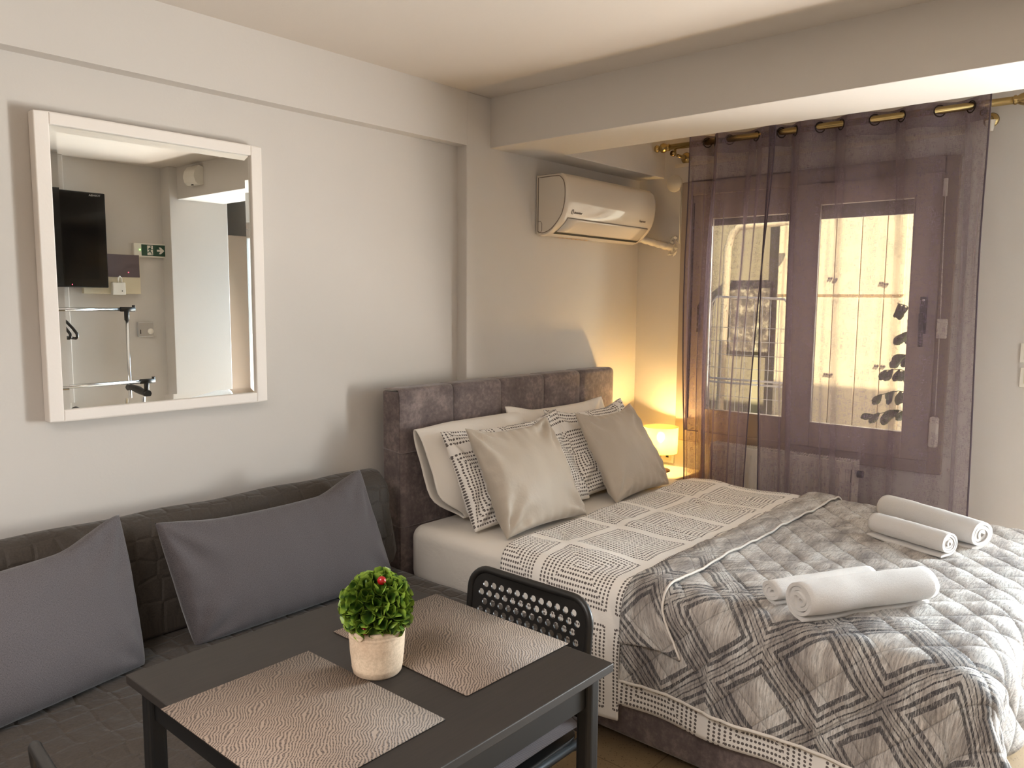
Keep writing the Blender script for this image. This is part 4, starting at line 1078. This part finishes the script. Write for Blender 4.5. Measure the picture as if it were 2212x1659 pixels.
# ================================================================== OPPOSITE WALL (seen in the mirror)
tv = thing('television', 'black flat television on the wall opposite, seen in the mirror', 'television', (1.72, -.45, 1.85))
MB().box(1.19, 2.252, -.515, -.455, 1.530, 2.160).build('housing', 'tvblack', tv, bevel=.006)
MB().box(1.235, 2.195, -.456, -.452, 1.585, 2.120).build('screen', plain('tv_screen', (5, 5, 6), .08), tv)
MB().box(1.55, 1.90, -.596, -.51, 1.75, 1.95).build('wall_bracket', 'blackmetal', tv)
text('maker_name', 'TOSHIBA', .018, 'silver', basis((2.185, -.4535, 2.140), (-1, 0, 0), (0, 0, 1)), tv)
MB().sphere((2.02, -.4545, 1.548), .003).build('standby_light', 'ledred', tv)
bx = thing('fuse_box', 'cream wall box with mauve upper panel, seen in the mirror under the exit sign', 'fuse box', (2.3, YR, 1.5))
MB().box(2.13, 2.515, YR, YR+.035, 1.490, 1.765).build('box', 'offwhite', bx, bevel=.003)
MB().box(2.13, 2.508, YR+.033, YR+.040, 1.608, 1.765).build('cover', 'mauvebox', bx)
MB().sphere((2.43, YR+.041, 1.642), .004).build('indicator', 'ledred', bx)
tm = thing('plug_timer', 'small white device mounted on the cream wall box, seen in the mirror', 'device', (2.345, YR+.04, 1.49))
MB().box(2.305, 2.395, YR+.036, YR+.070, 1.483, 1.570).build('body', 'whitematt', tm, bevel=.006)
MB().tube([(2.35, YR+.06, 1.568), (2.345, YR+.065, 1.60), (2.36, YR+.062, 1.612), (2.372, YR+.06, 1.598), (2.372, YR+.06, 1.57)], .005, 8).build('hook', 'whitematt', tm)
MB().sphere((2.37, YR+.071, 1.51), .004).build('button', 'dark', tm)
ex = thing('exit_sign', 'green emergency exit sign with running man and arrow, seen in the mirror', 'exit sign', (2.62, YR, 1.8))
EX0, EX1, EZ0, EZ1 = 2.478, 2.752, 1.755, 1.852; ey = YR+.034
MB().box(EX0, EX1, YR, ey, EZ0, EZ1).build('housing', 'whitematt', ex, bevel=.004)
MB().box(2.530, 2.712, ey-.001, ey+.002, 1.764, 1.844).build('sign_face', 'signgreen', ex)
sy = ey+.0026
pn = MB()
def flat(mb, poly, y=sy): mb.prism(poly, 'Y', y-.0005, y+.0005)
flat(pn, [(2.571, 1.770), (2.611, 1.770), (2.611, 1.838), (2.571, 1.838)])
flat(pn, [(2.640, 1.797), (2.664, 1.797), (2.654, 1.780), (2.668, 1.780), (2.694, 1.804), (2.668, 1.828), (2.654, 1.828), (2.664, 1.811), (2.640, 1.811)])
pn.build('white_pictogram', 'whitematt', ex)
mn = MB(); y2 = sy+.0012
mn.lathe([(.001, -.0004), (.0052, -.0004), (.0052, .0004), (.001, .0004)], (2.596, y2, 1.829), 14, 'Y')
for poly in ([(2.585, 1.822), (2.597, 1.822), (2.594, 1.800), (2.584, 1.802)], [(2.587, 1.822), (2.577, 1.815), (2.575, 1.806), (2.579, 1.806), (2.582, 1.812), (2.590, 1.815)],
             [(2.594, 1.821), (2.604, 1.812), (2.611, 1.814), (2.611, 1.810), (2.602, 1.807), (2.592, 1.814)],
             [(2.584, 1.803), (2.592, 1.801), (2.604, 1.786), (2.606, 1.773), (2.601, 1.773), (2.599, 1.784), (2.589, 1.793)],
             [(2.585, 1.803), (2.590, 1.798), (2.583, 1.789), (2.566, 1.787), (2.564, 1.792), (2.579, 1.794)]):
    flat(mn, poly, y2)
mn.build('running_figure', 'signgreen', ex)
MB().sphere((2.519, sy, 1.806), .004).build('status_light', 'led', ex)
th = thing('thermostat', 'silver room thermostat with a round dial on the opposite wall, seen in the mirror', 'thermostat', (2.545, YR, 1.23))
MB().box(2.487, 2.600, YR, YR+.028, 1.182, 1.290).build('case', 'silver', th, bevel=.005)
MB().lathe([(.001, .004), (.018, .004), (.021, 0), (.021, -.002)][::-1], (2.575, YR+.030, 1.222), 24, 'Y').build('dial', 'whitematt', th)
MB().box(2.500, 2.505, YR+.027, YR+.031, 1.205, 1.235).build('slider', 'dark', th)
em = thing('alarm_siren', 'white box-shaped alarm siren on the cross beam, seen in the mirror', 'alarm', (2.76, -.10, 2.30))
pl_b = rounded([(2.76, 2.245), (2.76, 2.365), (2.725, 2.375), (2.700, 2.34), (2.690, 2.30), (2.700, 2.262), (2.72, 2.245)], .006, 2)
MB().prism(pl_b, 'Y', -.235, -.08).build('case', 'whitematt', em)
MB().box(2.712, 2.722, -.165, -.145, 2.243, 2.247).build('sensor_slot', 'dark', em)
pc_ = thing('wardrobe', 'taupe wardrobe side in the passage, seen at the right edge of the mirror', 'wardrobe', (3.6, -1.5, 0))
MB().box(3.16, 4.05, -2.35, -1.35, 0, 2.02).build('body', plain('taupe_panel', (150, 132, 116), .5), pc_, bevel=.004)
# garment rack
gk = thing('garment_rack', 'chrome two-rail garment rack with black joints, seen in the mirror', 'clothes rack', (1.9, -.25, 0))
def rail(y, z, x0, x1):
    MB().tube([(x0, y, z), (x1, y, z)], .0125, 16).build('rail', 'chrome', gk)
    j = MB(); j.tube([(x1-.01, y, z), (x1+.085, y, z)], .0165, 14); j.tube([(x1+.03, y, z+.0), (x1+.03, y, z-.075)], .0165, 14); j.tube([(x1+.078, y, z-.005), (x1+.078, y, z+.028)], .010, 10)
    j.build('joint', 'blackplastic', gk)
    MB().tube([(x1+.03, y, z-.06), (x1+.03, y, .05)], .0115, 14).build('post', 'chrome', gk)
    MB().tube([(x0+.03, y, z), (x0+.03, y, .05)], .0115, 14).build('post', 'chrome', gk)
rail(-.38, 1.385, 1.15, 2.30); rail(-.12, .908, 1.15, 2.30)
ck = MB()
ck.tube([(2.33, -.395, .845), (2.33, -.35, .85), (2.33, -.25, .84), (2.33, -.15, .825), (2.33, -.10, .825)], .021, 12, True, [.024, .020, .026, .020, .024]); ck.build('clamp', 'blackplastic', gk)
for x in (1.18, 2.33):
    MB().tube([(x, -.42, .03), (x, -.05, .03)], .013, 10).build('foot', 'blackplastic', gk)
def hanger(x, label):
    t = thing('clothes_hanger', label, 'hanger', (x, -.38, 1.2), 'black hangers on the garment rack')
    MB().tube([(x, -.38+.022*cos(a), 1.405+.022*sin(a)) for a in [radians(k) for k in range(-30, 200, 20)]]+[(x, -.38, 1.36), (x, -.38, 1.32)], .0022, 6).build('hook', 'chrome', t)
    MB().tube([(x, -.38, 1.32), (x, -.33, 1.305), (x, -.24, 1.27), (x, -.17, 1.235), (x, -.165, 1.215), (x, -.19, 1.205), (x, -.38, 1.205), (x, -.56, 1.205), (x, -.585, 1.215), (x, -.58, 1.235), (x, -.5, 1.27), (x, -.38, 1.32)], .009, 8).build('body', 'blackplastic', t)
for k in range(4): hanger(1.81+.040*k, 'black plastic coat hangers hanging close together on the garment rack, seen in the mirror')

# ================================================================== BALCONY OUTSIDE
out = MB().box(T, 7.2, -3.2, 4.2, -.15, -.02); tag(out.build('balcony_floor', plain('balcony_tiles', (196, 176, 150), .7)), kind='structure')
tag(MB().box(5.62, 5.8, 2.302, 4.2, -.1, 3.2).build('balcony_wall', 'stucco'), kind='structure')
wd = thing('outdoor_cupboard', 'tall cream cupboard with paired knobs on the balcony outside', 'cupboard', (5.7, 1.8, 0))
MB().box(5.50, 5.95, 1.448, 2.30, 0, 2.6).build('body', 'wardrobe', wd)
for (a, b) in ((1.455, 1.572), (1.578, 1.728), (1.734, 1.896), (1.902, 2.06), (2.066, 2.29)):
    for (z0, z1) in ((.06, 1.505), (1.525, 2.58)):
        d = MB().box(5.482, 5.50, a, b, z0, z1).build('door', 'wardrobe', wd, bevel=.003)
for (y, z) in ((1.919, 1.635), (1.884, 1.628), (1.589, 1.60), (1.560, 1.594), (1.917, .982), (1.885, .982), (1.591, 1.058), (1.551, 1.058)):
    kb = MB(); kb.sphere((5.472, y+.008, z), .008, 8, 6); kb.sphere((5.472, y-.008, z), .008, 8, 6); kb.build('knob', 'grey', wd)
dk = thing('drying_rack', 'white wire clothes-drying rack standing folded on the balcony', 'drying rack', (4.9, 2.2, 0))
f_ = MB()
f_.tube([(4.9, 2.50, .5), (4.9, 2.50, 1.46), (4.9, 2.46, 1.503), (4.9, 2.0, 1.49), (4.9, 1.965, 1.45), (4.9, 1.965, .5)], .008, 8); f_.tube([(4.9, 2.5, .955), (4.9, 1.965, .955)], .007, 8); f_.tube([(4.9, 2.5, .93), (4.9, 1.965, .93)], .007, 8)
f_.build('frame', 'whitematt', dk)
wr_ = MB()
for i in range(9): wr_.tube([(4.9, 2.03+i*.055, .52), (4.9, 2.03+i*.055, 1.49)], .0022, 6)
for z in (1.30, 1.21, 1.12, 1.03, .84, .72): wr_.tube([(4.9, 1.965, z), (4.9, 2.5, z)], .0022, 6)
wr_.build('wires', 'whitematt', dk)
for y in (1.965, 2.5): MB().tube([(4.9, y, .5), (4.9, y, -.02)], .009, 8).build('leg', 'whitematt', dk)
ar = MB().tube([(5.3, 2.62, .0), (5.3, 2.59, 1.85), (5.3, 2.56, 1.95), (5.3, 2.50, 2.0), (5.3, 2.1, 2.02)], .028, 12); tag(ar.build('bed_rail_frame', plain('cream_tube', (206, 190, 158), .5)), 'cream bent tube frame leaning on the balcony wall', 'frame')
pic = MB().box(5.59, 5.618, 2.38, 2.70, 1.10, 1.63)
def m_mosaic():
    t = NT('mosaic_panel'); v = t.coord(); a = t.noise(v, 16, 4, .7)
    return t.fin(t.ramp(a, [(.4, S((92, 84, 72))), (.52, S((130, 118, 98))), (.62, S((190, 178, 150)))]), .6)
tag(pic.build('picture_panel', m_mosaic()), 'dark mottled panel on the balcony wall behind the drying rack', 'panel')
# ficus twigs hanging into view at the right of the pane
fx = thing('ficus_plant', 'dark ficus twigs with pointed leaves outside the right window pane', 'plant', (4.62, 1.15, 0))
sm2 = MB(); lf = MB(); rg = random.Random(11)
sm2.tube([(4.66, 1.10, -.02), (4.66, 1.11, .7), (4.64, 1.14, 1.2), (4.62, 1.17, 1.62)], .008, 8)
tips = [((4.64, 1.13, .88), (4.62, 1.36, .84)), ((4.64, 1.13, .98), (4.62, 1.32, .96)), ((4.64, 1.14, 1.08), (4.60, 1.30, 1.10)), ((4.63, 1.15, 1.18), (4.60, 1.22, 1.16)), ((4.63, 1.16, 1.4), (4.60, 1.25, 1.47)), ((4.63, 1.16, 1.3), (4.60, 1.20, 1.30))]
for a, b in tips:
    a, b = Vector(a), Vector(b); sm2.tube([a, a.lerp(b, .5)+Vector((0, 0, .02)), b], .0025, 6)
    nl = max(3, int((b-a).length/.035)+1)
    for k in range(nl):
        q = (k+.6)/nl; p = a.lerp(b, q)+Vector((0, 0, .02*sin(pi*q))); d = Vector((rg.uniform(-.3, .3), rg.uniform(-.2, .9), rg.uniform(-1.0, -.2)))
        leaf(lf, p, d, Vector((1, rg.uniform(-.3, .3), .2)), rg.uniform(.070, .090), rg.uniform(.040, .052), .1, -.1)
for k in range(34):
    p = Vector((4.66+rg.uniform(-.05, .1), 1.02+rg.uniform(-.12, .12), rg.uniform(.5, 1.75))); leaf(lf, p, Vector((rg.uniform(-.4, .4), rg.uniform(-1, 1), rg.uniform(-1, .3))), Vector((1, .2, .2)), .07, .04, .1, -.1)
sm2.build('stem', 'leafout', fx); lf.build('foliage', 'leafout', fx, recalc=False)
tree = thing('garden_tree', 'sunlit green tree beyond the balcony at the right of the pane', 'tree', (8.2, 1.6, -1))
MB().tube([(8.2, 1.7, -1.5), (8.2, 1.75, .4), (8.25, 1.8, 1.3)], .07, 10).build('trunk', 'pot', tree)
tf = MB()
for k in range(260):
    c = Vector((8.2+rg.uniform(-.6, .6), 1.8+rg.uniform(-.6, .9), rg.uniform(-.6, 1.9))); leaf(tf, c, Vector((rg.uniform(-1, 1), rg.uniform(-1, 1), rg.uniform(-1, 1))), Vector((.3, .2, 1)), .16, .10, .1, -.1)
tf.build('foliage', m_leaf('tree_leaf', (70, 90, 34), (110, 132, 50), (168, 186, 90)), tree, recalc=False)
